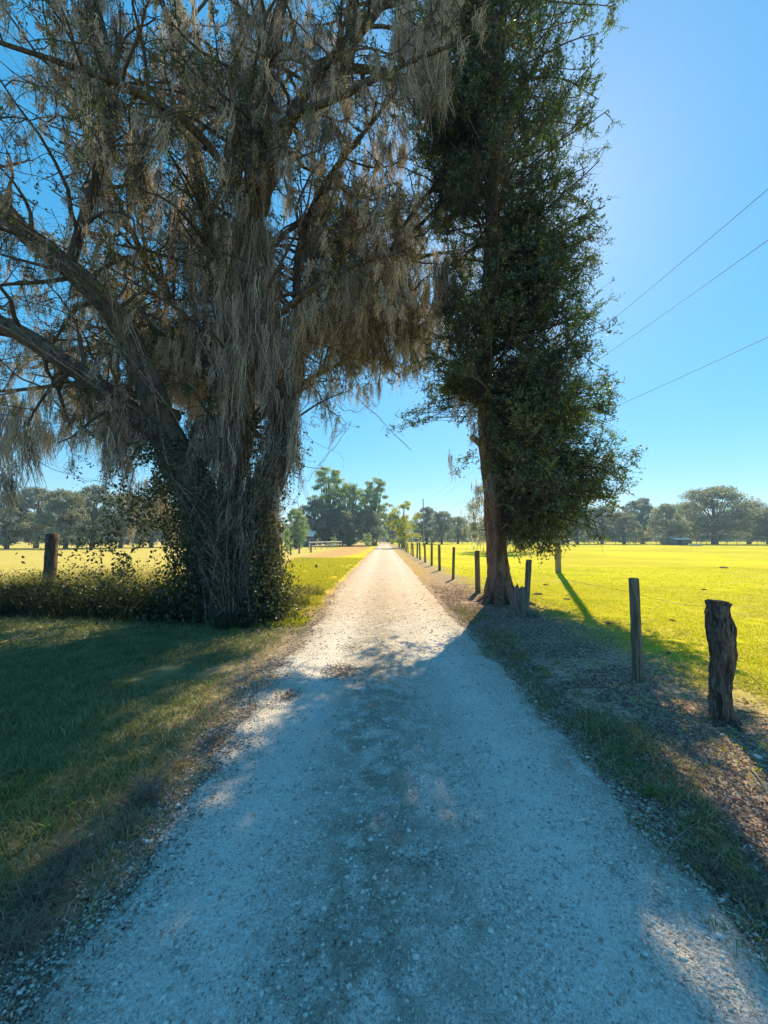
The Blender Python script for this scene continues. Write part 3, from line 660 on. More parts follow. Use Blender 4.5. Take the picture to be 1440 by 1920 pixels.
# ------------------------------------------------------------------ right: the upright leafy tree
rb = gp(937, 1132); RB = np.array([rb[0], rb[1], 0.0]); DR = rb[1]
ltree = thing('laurel_oak', 'tall narrow dark green leafy tree with bare lower trunk, right of the road', 'tree', (RB[0], RB[1], 0))
tr = spline([[*at(937, 1140, DR), .42], [*at(937, 1105, DR), .33], [*at(934, 1060, DR), .29], [*at(929, 1000, DR), .275], [*at(924, 920, DR), .27], [*at(916, 840, DR), .26], [*at(912, 760, DR), .245],
             [*at(912, 640, DR), .22], [*at(918, 500, DR), .19], [*at(925, 330, DR), .15], [*at(935, 150, DR), .11], [*at(945, -50, DR), .07], [*at(950, -260, DR), .03]], 8)
m = MB(); tube(m, tr[:, :3]-RB, tr[:, 3]*.9, 18, rough=.12)
for a in [0.2, 1.1, 2.0, 2.9, 3.6, 4.4, 5.2, 5.9]:
    dv = np.array([math.cos(a), math.sin(a), 0]); s_ = rng.uniform(.8, 1.3)
    tube(m, np.array([dv*.16+[0, 0, .7], dv*.24+[0, 0, .35], dv*.36*s_+[0, 0, .12], dv*.62*s_+[0, 0, .0], dv*.85*s_+[0, 0, -.06]]), [.12, .13, .11, .08, .03], 8, rough=.2)
m.build('trunk', M_bark_r, ltree, True)
m = MB(); tube(m, spline([at(918, 852, DR)-RB, at(900, 832, DR)-RB, at(884, 818, DR-.1)-RB], 4), np.linspace(.10, .075, 9), 9, rough=.15); m.build('broken_stub', M_bark_r, ltree, True)
m = MB(); tube(m, spline([at(912, 775, DR)-RB, at(892, 740, DR)-RB, at(872, 690, DR)-RB, at(850, 600, DR-.1)-RB], 4), np.linspace(.10, .04, 13), 8, rough=.15)
tube(m, spline([at(905, 745, DR)-RB, at(885, 765, DR-.2)-RB, at(858, 798, DR-.4)-RB], 4), np.linspace(.035, .012, 9), 6); m.build('limb', M_bark_r, ltree, True)

mbB = MB(); LP = []
def zt(y): return at(900, y, DR)[2]
# reach of the crown by height: right, left, back/front
hz = [zt(y) for y in (1010, 960, 900, 850, 800, 760, 700, 640, 600, 520, 430, 330, 220, 110, 0, -120, -260, -330)]
rR = [1.4, 2.6, 3.0, 3.2, 3.1, 2.6, 2.2, 2.25, 2.15, 2.1, 2.7, 2.6, 2.6, 2.9, 3.3, 2.8, 1.6, .5]
rL = [0, 0, 0, 0, .0, .6, 1.7, 1.7, 1.5, 1.4, 1.5, 1.9, 2.5, 2.5, 2.2, 2.0, 1.2, .4]
rD = [1.0, 1.9, 2.1, 2.1, 2.0, 2.2, 2.8, 3.0, 3.0, 2.9, 2.9, 2.9, 2.8, 2.8, 2.8, 2.6, 1.5, .5]
zs = tr[:, 2]
def trunk_at(z): return np.array([np.interp(z, zs, tr[:, 0]), np.interp(z, zs, tr[:, 1]), z])
tips = []
NB = 640
for q in range(NB):
    z = hz[0]+.5+(hz[-1]-hz[0]-.5)*rng.random()**.9
    if q > 500: z = rng.uniform(hz[0]+.15, hz[5]+.3)
    elif q > 440: z = rng.uniform(5.5, 9.5)
    elif q > 390: z = rng.uniform(zt(330), zt(40))
    a = rng.uniform(0, 2*math.pi) if q <= 390 else (-rng.uniform(-.9, 1.3) if q > 500 else (-rng.uniform(.2, 1.3) if q > 440 else math.pi+rng.uniform(-.7, .7)))
    ca, sa = math.cos(a), math.sin(a)
    rx = np.interp(z, hz, rR) if ca > 0 else np.interp(z, hz, rL)
    rd = np.interp(z, hz, rD)
    reach = 1/math.sqrt((ca/(rx+.05))**2+(sa/rd)**2)*rng.uniform(.6, 1.05)
    if reach < .35: continue
    low = z < zt(760)
    if low and ca < .1: continue
    p = trunk_at(z - (.35*reach if not low else .1))
    c = grow(p, np.array([ca, sa, .35 if not low else .12]), reach, 7, .11, (0, 0, -.02 if not low else -.05))
    tube(mbB, c-RB, np.linspace(.035, .01, 8), 5, cap=False)
    for q2 in range(int(reach*4.5)+3):
        t = rng.uniform(.15, 1); p2, T2 = pick(c, t)
        e = grow(p2, side(T2, .65, .1), rng.uniform(.35, .95)*(1.1-.4*t), 5, .22, (0, 0, .02))
        if sunlit(e[3:4])[0] and rng.random() < .8 and not low: continue
        tips.append(e)
E = np.array(tips); tubes(mbB, E-RB, np.linspace(.012, .004, 6))
idx = rng.integers(0, len(E), len(E)*7); p3, T3 = pickmany(E, idx, rng.uniform(.1, 1, len(idx)))
G3 = growmany(p3, sidemany(T3, .6, .08), rng.uniform(.15, .42, len(idx)), 3, .25); tubes(mbB, G3-RB, np.linspace(.004, .002, 4))
idx = rng.integers(0, len(G3), len(G3)*14); LP.append(pickmany(G3, idx, rng.random(len(idx)))[0])
# wispy outer sprays and the thin pale spray to the left
sprays = []
for (px, py, qx, qy, n) in [(1040, 640, 1160, 548, 5), (1060, 690, 1142, 658, 5), (1060, 760, 1175, 822, 6), (1080, 880, 1175, 900, 5), (1060, 520, 1130, 480, 5), (1040, 440, 1128, 420, 5), (1085, 300, 1150, 285, 3), (1130, 60, 1172, 48, 4),
                            (1060, 720, 1135, 770, 5), (1060, 600, 1110, 610, 4), (1100, 930, 1155, 945, 5), (880, 770, 735, 808, 6), (880, 780, 760, 790, 6), (860, 760, 780, 770, 6), (895, 850, 868, 880, 3), (1080, 230, 1122, 270, 4)]:
    for q in range(n):
        A = at(px, py+rng.uniform(-15, 15), DR+rng.uniform(-.8, .8)); B = at(qx+rng.uniform(-25, 5), qy+rng.uniform(-20, 20), DR+rng.uniform(-.8, .8))
        t = np.linspace(0, 1, 8)[:, None]; c = A*(1-t)+B*t; c[:, 2] += .12*np.sin(t[:, 0]*3)+rng.normal(size=8)*.02
        sprays.append(c)
S_ = np.array(sprays); tubes(mbB, S_-RB, np.linspace(.009, .002, 8))
idx = rng.integers(0, len(S_), len(S_)*15); p3, T3 = pickmany(S_, idx, rng.uniform(.1, 1, len(idx))); G3 = growmany(p3, sidemany(T3, .5), rng.uniform(.08, .25, len(idx)), 3, .25)
idx = rng.integers(0, len(G3), len(G3)*6); LP.append(pickmany(G3, idx, rng.random(len(idx)))[0])
mbB.build('branches', M_twig, ltree)
LP = np.concatenate(LP); LP += rng.normal(size=LP.shape)*.015
# clumpiness: openings between sprays
k = (~sunlit(LP) | ((LP[:, 2] < zt(770)) & (LP[:, 0] > RB[0]+.2) & (LP[:, 1] < 12.2) & ((shade_xy(LP)[0] < 4.0) | (rng.random(len(LP)) < .35)))) & (fbm(LP[:, 0]*1.6+LP[:, 1]*.8, LP[:, 2]*1.7+LP[:, 1]*.5, 60) > .395-.07*(LP[:, 2] < zt(760)))
LP = LP[k]; n = len(LP); print('laurel leaves', n)
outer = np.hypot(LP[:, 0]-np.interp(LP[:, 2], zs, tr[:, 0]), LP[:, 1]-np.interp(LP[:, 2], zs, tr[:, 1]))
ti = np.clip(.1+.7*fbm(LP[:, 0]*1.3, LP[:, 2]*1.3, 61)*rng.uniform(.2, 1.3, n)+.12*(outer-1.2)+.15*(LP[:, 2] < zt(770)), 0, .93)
yl = fbm(LP[:, 0]*2.2+3, LP[:, 2]*2.2, 62) > .74
ti = np.where((rng.random(n) < .004) | (yl & (rng.random(n) < .25)), .98, ti)
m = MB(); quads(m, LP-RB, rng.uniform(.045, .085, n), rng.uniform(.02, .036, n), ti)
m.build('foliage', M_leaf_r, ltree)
# some moss on it
m = MB(); P = []; L = []; Wd = []; Ti = []
for (px, py, n) in [(875, 760, 5), (870, 640, 8), (885, 880, 3), (930, 230, 10), (890, 300, 8), (900, 160, 6), (920, 880, 2)]:
    for q in range(n):
        P.append(at(px+rng.normal()*14, py+rng.normal()*20, DR-.4-rng.random()*.5)); L.append(rng.uniform(.3, .9)); Wd.append(rng.uniform(.03, .07)); Ti.append(rng.uniform(.4, .7))
hang(m, P, L, Wd, Ti, 18, RB); tag(m.build('hanging_moss', M_moss, ltree), kind='stuff')
# ------------------------------------------------------------------ fence posts, stump, poles
def post(px, pybase, pytop, wpx, label, lean=(0, 0), mat=None, k=12, rough=.10, group='wooden posts of the fence right of the road', name='fence_post', d=None):
    b = gp(px, pybase) if d is None else at(px, pybase, d)
    if d is not None: b[2] = 0
    dd = b[1]; h = at(px, pytop, dd)[2]; r = wpx/720*dd/2
    g = float(H(b[0], b[1])); t = np.linspace(0, 1, 14); mb = MB()
    P = np.stack([lean[0]*t*h, lean[1]*t*h, -.12+(h-g+.12)*t], 1); P[:, :2] += rng.normal(size=(14, 2))*r*.035
    tube(mb, np.vstack([P, P[-1:]+[0, 0, r*.12]]), np.append(r*(1.06-.1*t), r*.82), k, rough=rough)
    o = mb.build(name, mat or M_post, None, True); o.location = (b[0], b[1], g)
    return tag(o, label, 'fence post', group)
post(1197, 1285, 1085, 18, 'round weathered post nearest the camera but one, standing alone at the pasture edge')
post(985, 1160, 1050, 10.5, 'leaning post standing right behind the grey stump', lean=(.09, 0))
post(896, 1113.6, 1033, 9.5, 'fence post just left of the leafy tree trunk')
ys_ = [15.06, 18.9, 22.3, 25.6, 28.8, 32.0, 35.6, 39.2, 42.8, 46.4, 50, 54, 58, 62, 66, 70, 74]
names_ = ['second', 'third', 'fourth', 'fifth', 'sixth', 'seventh', 'eighth', 'ninth', 'tenth', 'eleventh', 'twelfth', 'thirteenth', 'fourteenth', 'fifteenth', 'sixteenth', 'seventeenth', 'eighteenth']
for y, nm in zip(ys_, names_):
    px = 720+2.72/y*722; r = .062*rng.uniform(.85, 1.2)
    hh = 1.22+rng.uniform(-.08, .1); t = np.linspace(0, 1, 8); mb = MB()
    tube(mb, np.stack([rng.uniform(-.05, .05)*t, 0*t, -.1+(hh+.1)*t], 1), r*(1.05-.1*t), 8, rough=.1)
    o = mb.build('fence_post', M_post, None, True); o.location = (2.72+rng.uniform(-.05, .05), y, float(H(2.72, y)))
    tag(o, 'fence post, the %s one left of the leafy tree trunk going away along the lane' % nm, 'fence post', 'wooden posts of the fence right of the road')

def gnarled():
    b = gp(1362, 1362); d = b[1]; mb = MB()
    rows = [(1368, 1385, .105), (1362, 1362, .098), (1356, 1330, .078), (1351, 1290, .074), (1352, 1250, .076), (1353, 1210, .086), (1350, 1180, .094), (1347, 1150, .082), (1346, 1132, .080), (1346, 1126, .074)]
    L = spline([[*at(a, y, d), r] for a, y, r in rows], 6); L[:, :3] -= b
    L[:3, 2] -= .03
    tube(mb, L[:, :3], L[:, 3], 30, rough=.42)
    for q in range(13):                                # twisted ropes of old grain
        a = rng.uniform(0, 6.28); tw = rng.choice([-1, 1])*rng.uniform(.3, 1.3); i0 = rng.integers(0, 20); i1 = min(len(L)-2, i0+rng.integers(18, 40)); pts = []
        for i in range(i0, i1): a += tw*.06; pts.append(L[i, :3]+np.array([math.cos(a), math.sin(a), 0])*L[i, 3]*.93)
        if len(pts) > 4: tube(mb, pts, np.interp(np.linspace(0, 1, len(pts)), [0, .5, 1], [.004, .016, .004])*rng.uniform(.6, 1.2), 6, rough=.3, cap=False)
    o = mb.build('old_fence_post', M_gnarl, None, True); o.location = b
    tag(o, 'gnarled twisted old cedar post nearest the camera at right, bark peeling', 'fence post', 'wooden posts of the fence right of the road')
    m = MB(); A = at(1330, 1142, d)-b; B = at(1323, 1150, d-.05)-b; Cc = at(1322, 1178, d-.05)-b
    tube(m, spline([A, B, Cc], 4), np.linspace(.008, .003, 9), 5); tube(m, spline([at(1333, 1160, d)-b, at(1327, 1172, d-.05)-b, at(1331, 1190, d-.05)-b], 4), .004, 5)
    m.build('splinter', M_gnarl, o)
    m = MB()
    for (a0, a1, a2) in [((1372, 1368), (1392, 1382), (1408, 1398)), ((1350, 1368), (1338, 1372), (1326, 1372))]:
        pp = [gp(*a0), gp(*a1), gp(*a2)]
        tube(m, spline([pp[0]-b+[0, 0, .04], pp[1]-b+[0, 0, .02], pp[2]-b+[0, 0, -.02]], 4), np.linspace(.05, .012, 9), 8, rough=.3)
    m.build('root', M_gnarl, o, True)
gnarled()

b = gp(974, 1158); mb = MB(); k = 22; th = np.arange(k)*2*math.pi/k; n = 9; V = []
for i in range(n):
    t = i/(n-1); r = (.17+.10*(1-t)**4)*(1+.28*(fbm(np.cos(th)*2+7, np.sin(th)*2+t*.5, 70)-.5)*2)
    top = .60+.16*(vn(np.arange(k)*1.3, 3, 71)-.5)
    V.append(np.stack([r*np.cos(th), r*np.sin(th), -.06+t*(top+.06)], 1))
V = np.array(V)+0; i = np.arange(n-1)[:, None]*k; j = np.arange(k)[None]; j2 = (j+1) % k
mb.add(V.reshape(-1, 3), np.stack([i+j, i+j2, i+k+j2, i+k+j], -1).reshape(-1, 4))
mb.add(np.vstack([V[-1], [[0, 0, .50]]]), np.array([[q, (q+1) % k, k] for q in range(k)]))
M_stump = barkmat('grey_stump_wood', (.06, .052, .045), (.18, .16, .14), (.27, .25, .22), sc=14, zs=.12, bd=.02)
o = mb.build('tree_stump', M_stump, None, True); o.location = b
tag(o, 'short grey weathered tree stump with jagged top beside the leafy tree trunk', 'stump')
m = MB()
for a in (-.4, .9, 3.9, 5.2):
    dv = np.array([math.cos(a), math.sin(a), 0]); tube(m, [dv*.14+[0, 0, .16], dv*.26+[0, 0, .07], dv*.42+[0, 0, 0], dv*.55+[0, 0, -.04]], [.06, .05, .035, .015], 7, rough=.25)
m.build('root', M_stump, o, True)

post(90, 1132, 1002, 21, 'dark thick post rising from the weeds at far left', group='dark old posts left of the road', k=14, rough=.16, mat=M_gnarl)
# fence wires
def wire(P, Q, sag, r, label, cat='wire', name='fence_wire', grp='thin wires of the right fence', mat=None):
    t = np.linspace(0, 1, 30)[:, None]; P = np.asarray(P, float); Q = np.asarray(Q, float)
    pts = P*(1-t)+Q*t; pts[:, 2] -= 4*sag*(t*(1-t))[:, 0]; mb = MB(); tube(mb, pts-P, r, 5)
    o = mb.build(name, mat or M_wire, None, True); o.location = P; return tag(o, label, cat, grp)
for z, w in [(1.0, 'upper'), (.55, 'lower')]:
    a = gp(1362, 1362); b2 = gp(1197, 1285); c2 = gp(985, 1160)
    P = [(a[0], a[1], z), (b2[0], b2[1], z), (c2[0], c2[1], z), (2.72, 11.1, z), (2.72, 74, z)]
    mb = MB(); pts = []
    for A, B in zip(P[:-1], P[1:]):
        for t in np.linspace(0, 1, 8)[:-1]: pts.append(np.array(A)*(1-t)+np.array(B)*t-np.array([0, 0, .03*math.sin(math.pi*t)]))
    pts.append(np.array(P[-1])); pts = np.array(pts); tube(mb, pts-pts[0], .0016, 4)
    o = mb.build('fence_wire', M_wire); o.location = pts[0]; tag(o, 'thin %s fence wire strung along the posts right of the road' % w, 'wire', 'thin wires of the right fence')

def pole(y, label, x=8.0, h=9.7):
    t_ = thing('utility_pole', label, 'utility pole', (x, y, 0), 'utility poles beside the pasture')
    m = MB(); t = np.linspace(0, 1, 10); tube(m, np.stack([0*t, 0*t, -.1+(h+.1)*t], 1), .135-.045*t, 14, rough=.03); m.build('pole', M_pole, t_, True)
    for z in (9.55, 8.5, 6.5):
        m = MB(); tube(m, [[-.11, 0, z-.05], [-.2, 0, z-.03], [-.2, 0, z+.08]], [.02, .03, .03], 8); m.build('insulator', M_stone, t_)
    return t_
y0_ = gp(1047, 1075)[1]
pole(y0_, 'grey utility pole in the pasture right of the leafy tree', x=gp(1047, 1075)[0])
pole(78, 'distant utility pole far down the lane beyond the yellow green tree')
for z, w in [(9.6, 'highest'), (8.55, 'middle'), (6.55, 'lowest')]:
    wire((7.9, -35, z), (7.9, y0_, z), 1.3, .006, '%s black overhead wire crossing the sky at right' % w, 'power line', 'overhead_wire', 'overhead wires')
    wire((7.9, y0_, z), (7.9, 78, z), 1.3, .006, '%s overhead wire running from the pole away down the lane' % w, 'power line', 'overhead_wire', 'overhead wires')

# ------------------------------------------------------------------ far trees
def far_proto(name, leafm, h=10, r=5, z0=.10, blobs=150, cards=130, size=.27, tall=False, hangm=None, seed=1):
    global rng
    old = rng; rng = np.random.default_rng(seed)
    t_ = thing(name, 'x', 'tree')
    m = MB(); tube(m, [[0, 0, -.2], [.05, 0, h*.15], [.1, .05, h*.32], [0, .1, h*.6], [0, 0, h*.85]], [h*.045, h*.034, h*.028, h*.016, .04], 9, rough=.15)
    ctr = []
    for q in range(blobs):
        a = rng.uniform(0, 6.28); u = rng.random()**.5; zz = z0+(1-z0)*rng.random()
        prof = math.sqrt(max(.05, 1-((zz-.42)/.6)**2)) if not tall else (.45+.55*math.sin(math.pi*min(1, zz*1.02)))*(.85+.3*rng.random())
        ctr.append([math.cos(a)*r*u*prof, math.sin(a)*r*u*prof, zz*h*.95])
    ctr = np.array(ctr)
    for c in ctr[::5]:
        s0 = np.array([.05, .05, h*rng.uniform(.2, .45)]); mid = s0*.5+c*.5+[0, 0, -.04*h]
        tube(m, spline([s0, mid, c], 3), np.linspace(h*.013, h*.003, 7), 5)
    m.build('trunk', M_farbark, t_, True)
    m = MB(); P = []
    for c in ctr:
        rr = r*rng.uniform(.10, .26); v = rdir(cards)*(rng.random((cards, 1))**.45)*rr; v[:, 2] *= .7
        P.append(c+v)
    P = np.concatenate(P); P = P[fbm(P[:, 0]*.9+P[:, 1]*.4, P[:, 2]*1.1, seed) > .22]; n = len(P)
    quads(m, P, rng.uniform(.7, 1.3, n)*size, rng.uniform(.4, .8, n)*size, np.clip(rng.random(n)*.8+.4*(fbm(P[:, 0]*.6, P[:, 2]*.8, seed+3)-.5), 0, 1))
    m.build('crown', leafm, t_)
    if hangm:
        m = MB(); idx = rng.integers(0, len(ctr), 500); P = ctr[idx]+rng.normal(size=(500, 3))*r*.18; D = np.tile([[0, 0, -1.0]], (500, 1))+rng.normal(size=(500, 3))*.05
        quads(m, P, rng.uniform(.5, 1.6, 500), rng.uniform(.08, .22, 500), rng.uniform(.2, .8, 500), D); tag(m.build('hanging_moss', hangm, t_), kind='stuff')
    rng = old; return t_
protos = {'blue': far_proto('oak_tree', M_far_blue, seed=3), 'gray': far_proto('oak_tree', M_far_gray, seed=5),
          'blue2': far_proto('oak_tree', M_far_blue, r=4.2, z0=.05, seed=8),
          'tall': far_proto('broadleaf_tree', M_far_green, h=16, r=3.6, z0=.10, blobs=190, size=.26, tall=True, seed=11),
          'tall2': far_proto('broadleaf_tree', M_far_green, h=14, r=4.2, z0=.04, blobs=200, size=.26, tall=True, seed=14),
          'yel': far_proto('broadleaf_tree', M_far_yel, h=8, r=3.4, z0=.12, blobs=60, size=.24, tall=True, seed=17),
          'bush': far_proto('shrub', M_far_green, h=3, r=2, z0=.02, blobs=26, cards=110, size=.16, seed=20),
          'moss': far_proto('oak_tree', M_far_gray, h=9, r=4.3, z0=.14, blobs=70, cards=260, size=.17, hangm=M_moss, seed=23)}
PS = {'blue': (10, 5), 'gray': (10, 5), 'blue2': (10, 4.2), 'tall': (16, 3.6), 'tall2': (14, 4.2), 'yel': (8, 3.4), 'bush': (3, 2), 'moss': (9, 4.3)}
used = set()
def far(kind, px, top, hw, d, label, group=None, rz=None, cat='tree'):
    o = protos[kind]; h0, r0 = PS[kind]; h = (1010-top)/720*d+1.6; w = hw/720*d
    x = (px-720)/720*d; loc = (x, d, float(H(x, d))); sc = (w/r0, w/r0, h/h0); rz = rng.uniform(0, 6.28) if rz is None else rz
    if kind in used: o = dup(o, label, group, loc, rz, sc)
    else:
        used.add(kind); o.location = loc; o.rotation_euler = (0, 0, rz); o.scale = sc; o['label'] = label
        if group: o['group'] = group
    o['category'] = cat; return o
G1 = 'trees beyond the pasture'; G2 = 'trees where the lane ends'; G3 = 'trees behind the left field'
far('moss', 935, 872, 62, 47, 'dark tree hung with grey moss in the pasture behind the leafy tree trunk')
for k_, px, top, hw, d, lb in [
    ('gray', 1082, 956, 34, 108, 'low bluish oak directly right of the utility pole beyond the pasture'),
    ('blue', 1128, 948, 36, 112, 'oak with forked trunk showing, second right of the utility pole beyond the pasture'),
    ('gray', 1168, 960, 34, 104, 'small greyish oak between the forked oak and the tall round oak'),
    ('blue2', 1203, 933, 38, 120, 'tall round blue green oak just right of the right hand pasture post'),
    ('gray', 1250, 944, 34, 100, 'dense domed oak above the white roof beyond the pasture'),
    ('blue', 1292, 940, 34, 118, 'oak filling the space left of the widest oak'),
    ('gray', 1338, 912, 68, 104, 'widest and tallest spreading oak with thick dark trunk beyond the pasture'),
    ('blue', 1402, 938, 38, 112, 'rounded oak right of the widest oak'),
    ('gray', 1438, 950, 34, 106, 'oak cut by the right edge of the photo'),
    ('blue', 1035, 965, 36, 125, 'low oak seen under the leafy tree, left of the utility pole'),
    ('blue2', 990, 972, 34, 130, 'far small oak seen past the leafy tree trunk')]:
    far(k_, px, top, hw, d, lb, G1)
for k_, px, top, hw, d, lb in [
    ('tall', 616, 868, 36, 84, 'tallest pale green tree left of the end of the lane'),
    ('tall2', 655, 902, 36, 88, 'broad green tree between the tallest tree and the lane'),
    ('tall', 702, 890, 30, 92, 'slender tall green tree nearest the end of the lane on its left'),
    ('blue2', 590, 935, 34, 80, 'dark bluish tree under the tallest tree, beside the shed'),
    ('blue2', 640, 948, 38, 82, 'dark bluish tree in the middle of the clump left of the lane'),
    ('blue', 688, 955, 34, 86, 'dark bluish tree low beside the lane end'),
    ('tall2', 556, 950, 22, 62, 'thin pale tree right of the mossy oak stems'),
    ('yel', 757, 938, 33, 66, 'bright yellow green tree right of the end of the lane'),
    ('blue', 735, 965, 22, 125, 'small dark tree closing the end of the lane'),
    ('blue2', 800, 950, 28, 118, 'bluish tree right behind the yellow green tree'),
    ('blue', 828, 958, 26, 108, 'rounded bluish tree between the yellow green tree and the moss hung tree'),
    ('gray', 858, 968, 28, 120, 'greyish tree just left of the moss hung tree')]:
    far(k_, px, top, hw, d, lb, G2)
far('bush', 692, 999, 16, 74, 'bright green rounded bush left of the lane end', None, cat='shrub')
far('bush', 628, 1006, 10, 70, 'small grey green bush beside the white rail fence', None, cat='shrub')
far('bush', 540, 992, 12, 44, 'yellowish shrub just right of the mossy oak foot', None, cat='shrub')
for i_, (k_, px, top, hw, d, lb) in enumerate([
    ('gray', 15, 922, 48, 62, 'leftmost olive grey tree behind the left field'),
    ('blue', 70, 912, 50, 66, 'dark tree directly above the thick left post'), ('gray', 125, 918, 46, 60, 'olive tree right of the thick left post'),
    ('blue2', 175, 908, 46, 66, 'tall dark tree halfway between the left post and the mossy oak'), ('gray', 228, 925, 44, 62, 'olive tree behind the hanging ivy left of the mossy oak'),
    ('blue', 285, 930, 44, 68, 'dark tree glimpsed through the ivy left of the mossy oak'), ('blue2', 345, 935, 44, 72, 'tree hidden behind the mossy oak stems'), ('gray', 500, 960, 40, 90, 'greyish tree seen right of the mossy oak stems')]):
    far(k_, px, top, hw, d, lb, G3)
m = MB(); n = 70000; x = rng.uniform(-330, 330, n); y = 190+rng.uniform(-12, 12, n)+.0006*x*x
hh = 5+7*fbm(x*.05, 1.0, 80)+3*fbm(x*.2, 2., 81); z = hh*rng.random(n)
quads(m, np.stack([x, y, z], 1), rng.uniform(.7, 1.5, n), rng.uniform(.5, 1.0, n), rng.random(n)*.8)
tag(m.build('woodland', M_far_blue), 'far hazy belt of woodland along the horizon', 'woodland', kind='stuff')

# ------------------------------------------------------------------ far buildings, fences, cow
M_white = NT('white_painted_metal').principled((.75, .76, .76), .5)
M_wall = NT('shed_wall').principled((.16, .15, .14), .8)
M_dark = NT('dark_opening').principled((.02, .02, .02), .8)
M_rail = NT('grey_rail_wood').principled((.5, .48, .44), .8)
def box(mb, c, s):
    c = np.array(c, float); s = np.array(s, float)/2
    V = np.array([[x, y, z] for x in (-1, 1) for y in (-1, 1) for z in (-1, 1)])*s+c
    mb.add(V, np.array([[0, 1, 3, 2], [4, 6, 7, 5], [0, 4, 5, 1], [2, 3, 7, 6], [0, 2, 6, 4], [1, 5, 7, 3]]))
def shed(px, d, w, h, label, dp=5):
    x = (px-720)/720*d; t_ = thing('shed', label, 'shed', (x, d, 0))
    m = MB(); box(m, (0, 0, h*.35), (w, dp, h*.7)); m.build('wall', M_wall, t_)
    m = MB(); V = np.array([[-w*.56, -dp*.6, h*.68], [w*.56, -dp*.6, h*.68], [-w*.56, 0, h], [w*.56, 0, h], [-w*.56, dp*.6, h*.68], [w*.56, dp*.6, h*.68]])
    V2 = V+[0, 0, .12]; m.add(np.vstack([V, V2]), np.array([[0, 2, 3, 1], [2, 4, 5, 3], [6, 7, 9, 8], [8, 9, 11, 10], [0, 1, 7, 6], [4, 10, 11, 5], [0, 6, 8, 2], [2, 8, 10, 4], [1, 3, 9, 7], [3, 5, 11, 9]])); m.build('roof', M_white, t_)
    m = MB(); box(m, (-w*.15, -dp/2-.03, h*.3), (w*.3, .06, h*.55)); m.build('door', M_dark, t_)
shed(566, 76, 5.0, 3.0, 'small white roofed shed under the trees left of the lane')
shed(1263, 99, 3.6, 2.0, 'low white roofed shed among the oaks beyond the pasture')
t_ = thing('rail_fence', 'pale rail fence beside the shed at the far end of the left field', 'fence', (0, 0, 0)); M_r = M_rail
A = at(580, 1020, 58); B = at(640, 1020, 70)
for q in range(7):
    t = q/6; p = A*(1-t)+B*t; g = float(H(p[0], p[1])); m = MB(); box(m, (p[0], p[1], g+.6), (.14, .14, 1.25)); m.build('post', M_r, t_)
for z in (.5, 1.05):
    m = MB(); a_ = np.array([A[0], A[1]-.1, float(H(A[0], A[1]))+z]); b_ = np.array([B[0], B[1]-.1, float(H(B[0], B[1]))+z]); tube(m, [a_, (a_+b_)/2, b_], .07, 4); m.build('rail', M_r, t_)
for q, (px, py, top) in enumerate([(545, 1040, 1022), (561, 1037, 1022), (583, 1035, 1022), (528, 1044, 1024)]):
    post(px, py, top-3, 3.2, ['dark', 'dark', 'dark', 'dark'][q]+' small post in the left field, '+['second', 'third', 'fourth', 'first'][q]+' from the mossy oak', group='small dark posts in the left field', k=7)
t_ = thing('wire_fence', 'long low wire fence crossing the far side of the pasture', 'fence')
for q in range(44):
    x = 22+q*2.6; y = 96+.02*x; m = MB(); g = float(H(x, y)); tube(m, [[x, y, g-.1], [x, y, g+.7], [x, y, g+1.25+rng.uniform(-.1, .1)]], .06, 5); m.build('post', M_post, t_)
for z in (.4, .8, 1.15):
    m = MB(); pts = [[x, 96+.02*x, float(H(x, 96+.02*x))+z] for x in np.linspace(22, 134, 50)]; tube(m, pts, .014, 4); m.build('wire', M_rail, t_)
def skinned(name, pts, edges, rad, mat, parent=None):
    me = bpy.data.meshes.new(name); me.from_pydata(pts, edges, []); o = bpy.data.objects.new(name, me); COL.objects.link(o)
    if parent: o.parent = parent
    md = o.modifiers.new('skin', 'SKIN'); me.skin_vertices or None
    for i, r in enumerate(rad): me.skin_vertices[0].data[i].radius = (r, r)
    me.skin_vertices[0].data[0].use_root = True
    o.modifiers.new('s', 'SUBSURF').levels = 1; me.materials.append(mat); return o
M_cow = NT('black_hide').principled((.02, .018, .016), .7)
def cow(px, d, rz, label, graze):
    pts = [(-.75, 0, 1.15), (0, 0, 1.1), (.65, 0, 1.15), (1.0, 0, 1.15 if not graze else .8), (1.2, 0, 1.3 if not graze else .4), (1.5, 0, 1.2 if not graze else .15)]
    ed = [(0, 1), (1, 2), (2, 3), (3, 4), (4, 5)]; rad = [.3, .38, .32, .18, .15, .09]
    for x, b0 in ((-.7, 0), (.6, 2)):
        for s_ in (-.2, .2):
            i = len(pts); pts += [(x, s_, .75), (x-.04, s_, .4), (x, s_, .03)]; ed += [(b0, i), (i, i+1), (i+1, i+2)]; rad += [.15, .08, .06]
    i = len(pts); pts += [(-1.0, 0, 1.2), (-1.08, 0, .6)]; ed += [(0, i), (i, i+1)]; rad += [.04, .03]
    o = skinned('cow', pts, ed, rad, M_cow); x = (px-720)/720*d; o.location = (x, d, float(H(x, d))); o.rotation_euler = (0, 0, rz)
    tag(o, label, 'cow')
cow(1060, 88, .3, 'small black cow in the pasture just right of the utility pole', False)
m = MB(); box(m, (0, 0, .25), (2.4, .8, .45)); box(m, (-.8, 0, .03), (.15, .6, .12)); box(m, (.8, 0, .03), (.15, .6, .12))
o = m.build('water_trough', M_rail); x = (1302-720)/720*84; o.location = (x, 84, float(H(x, 84))); tag(o, 'low pale trough lying in the pasture below the widest oak', 'trough')

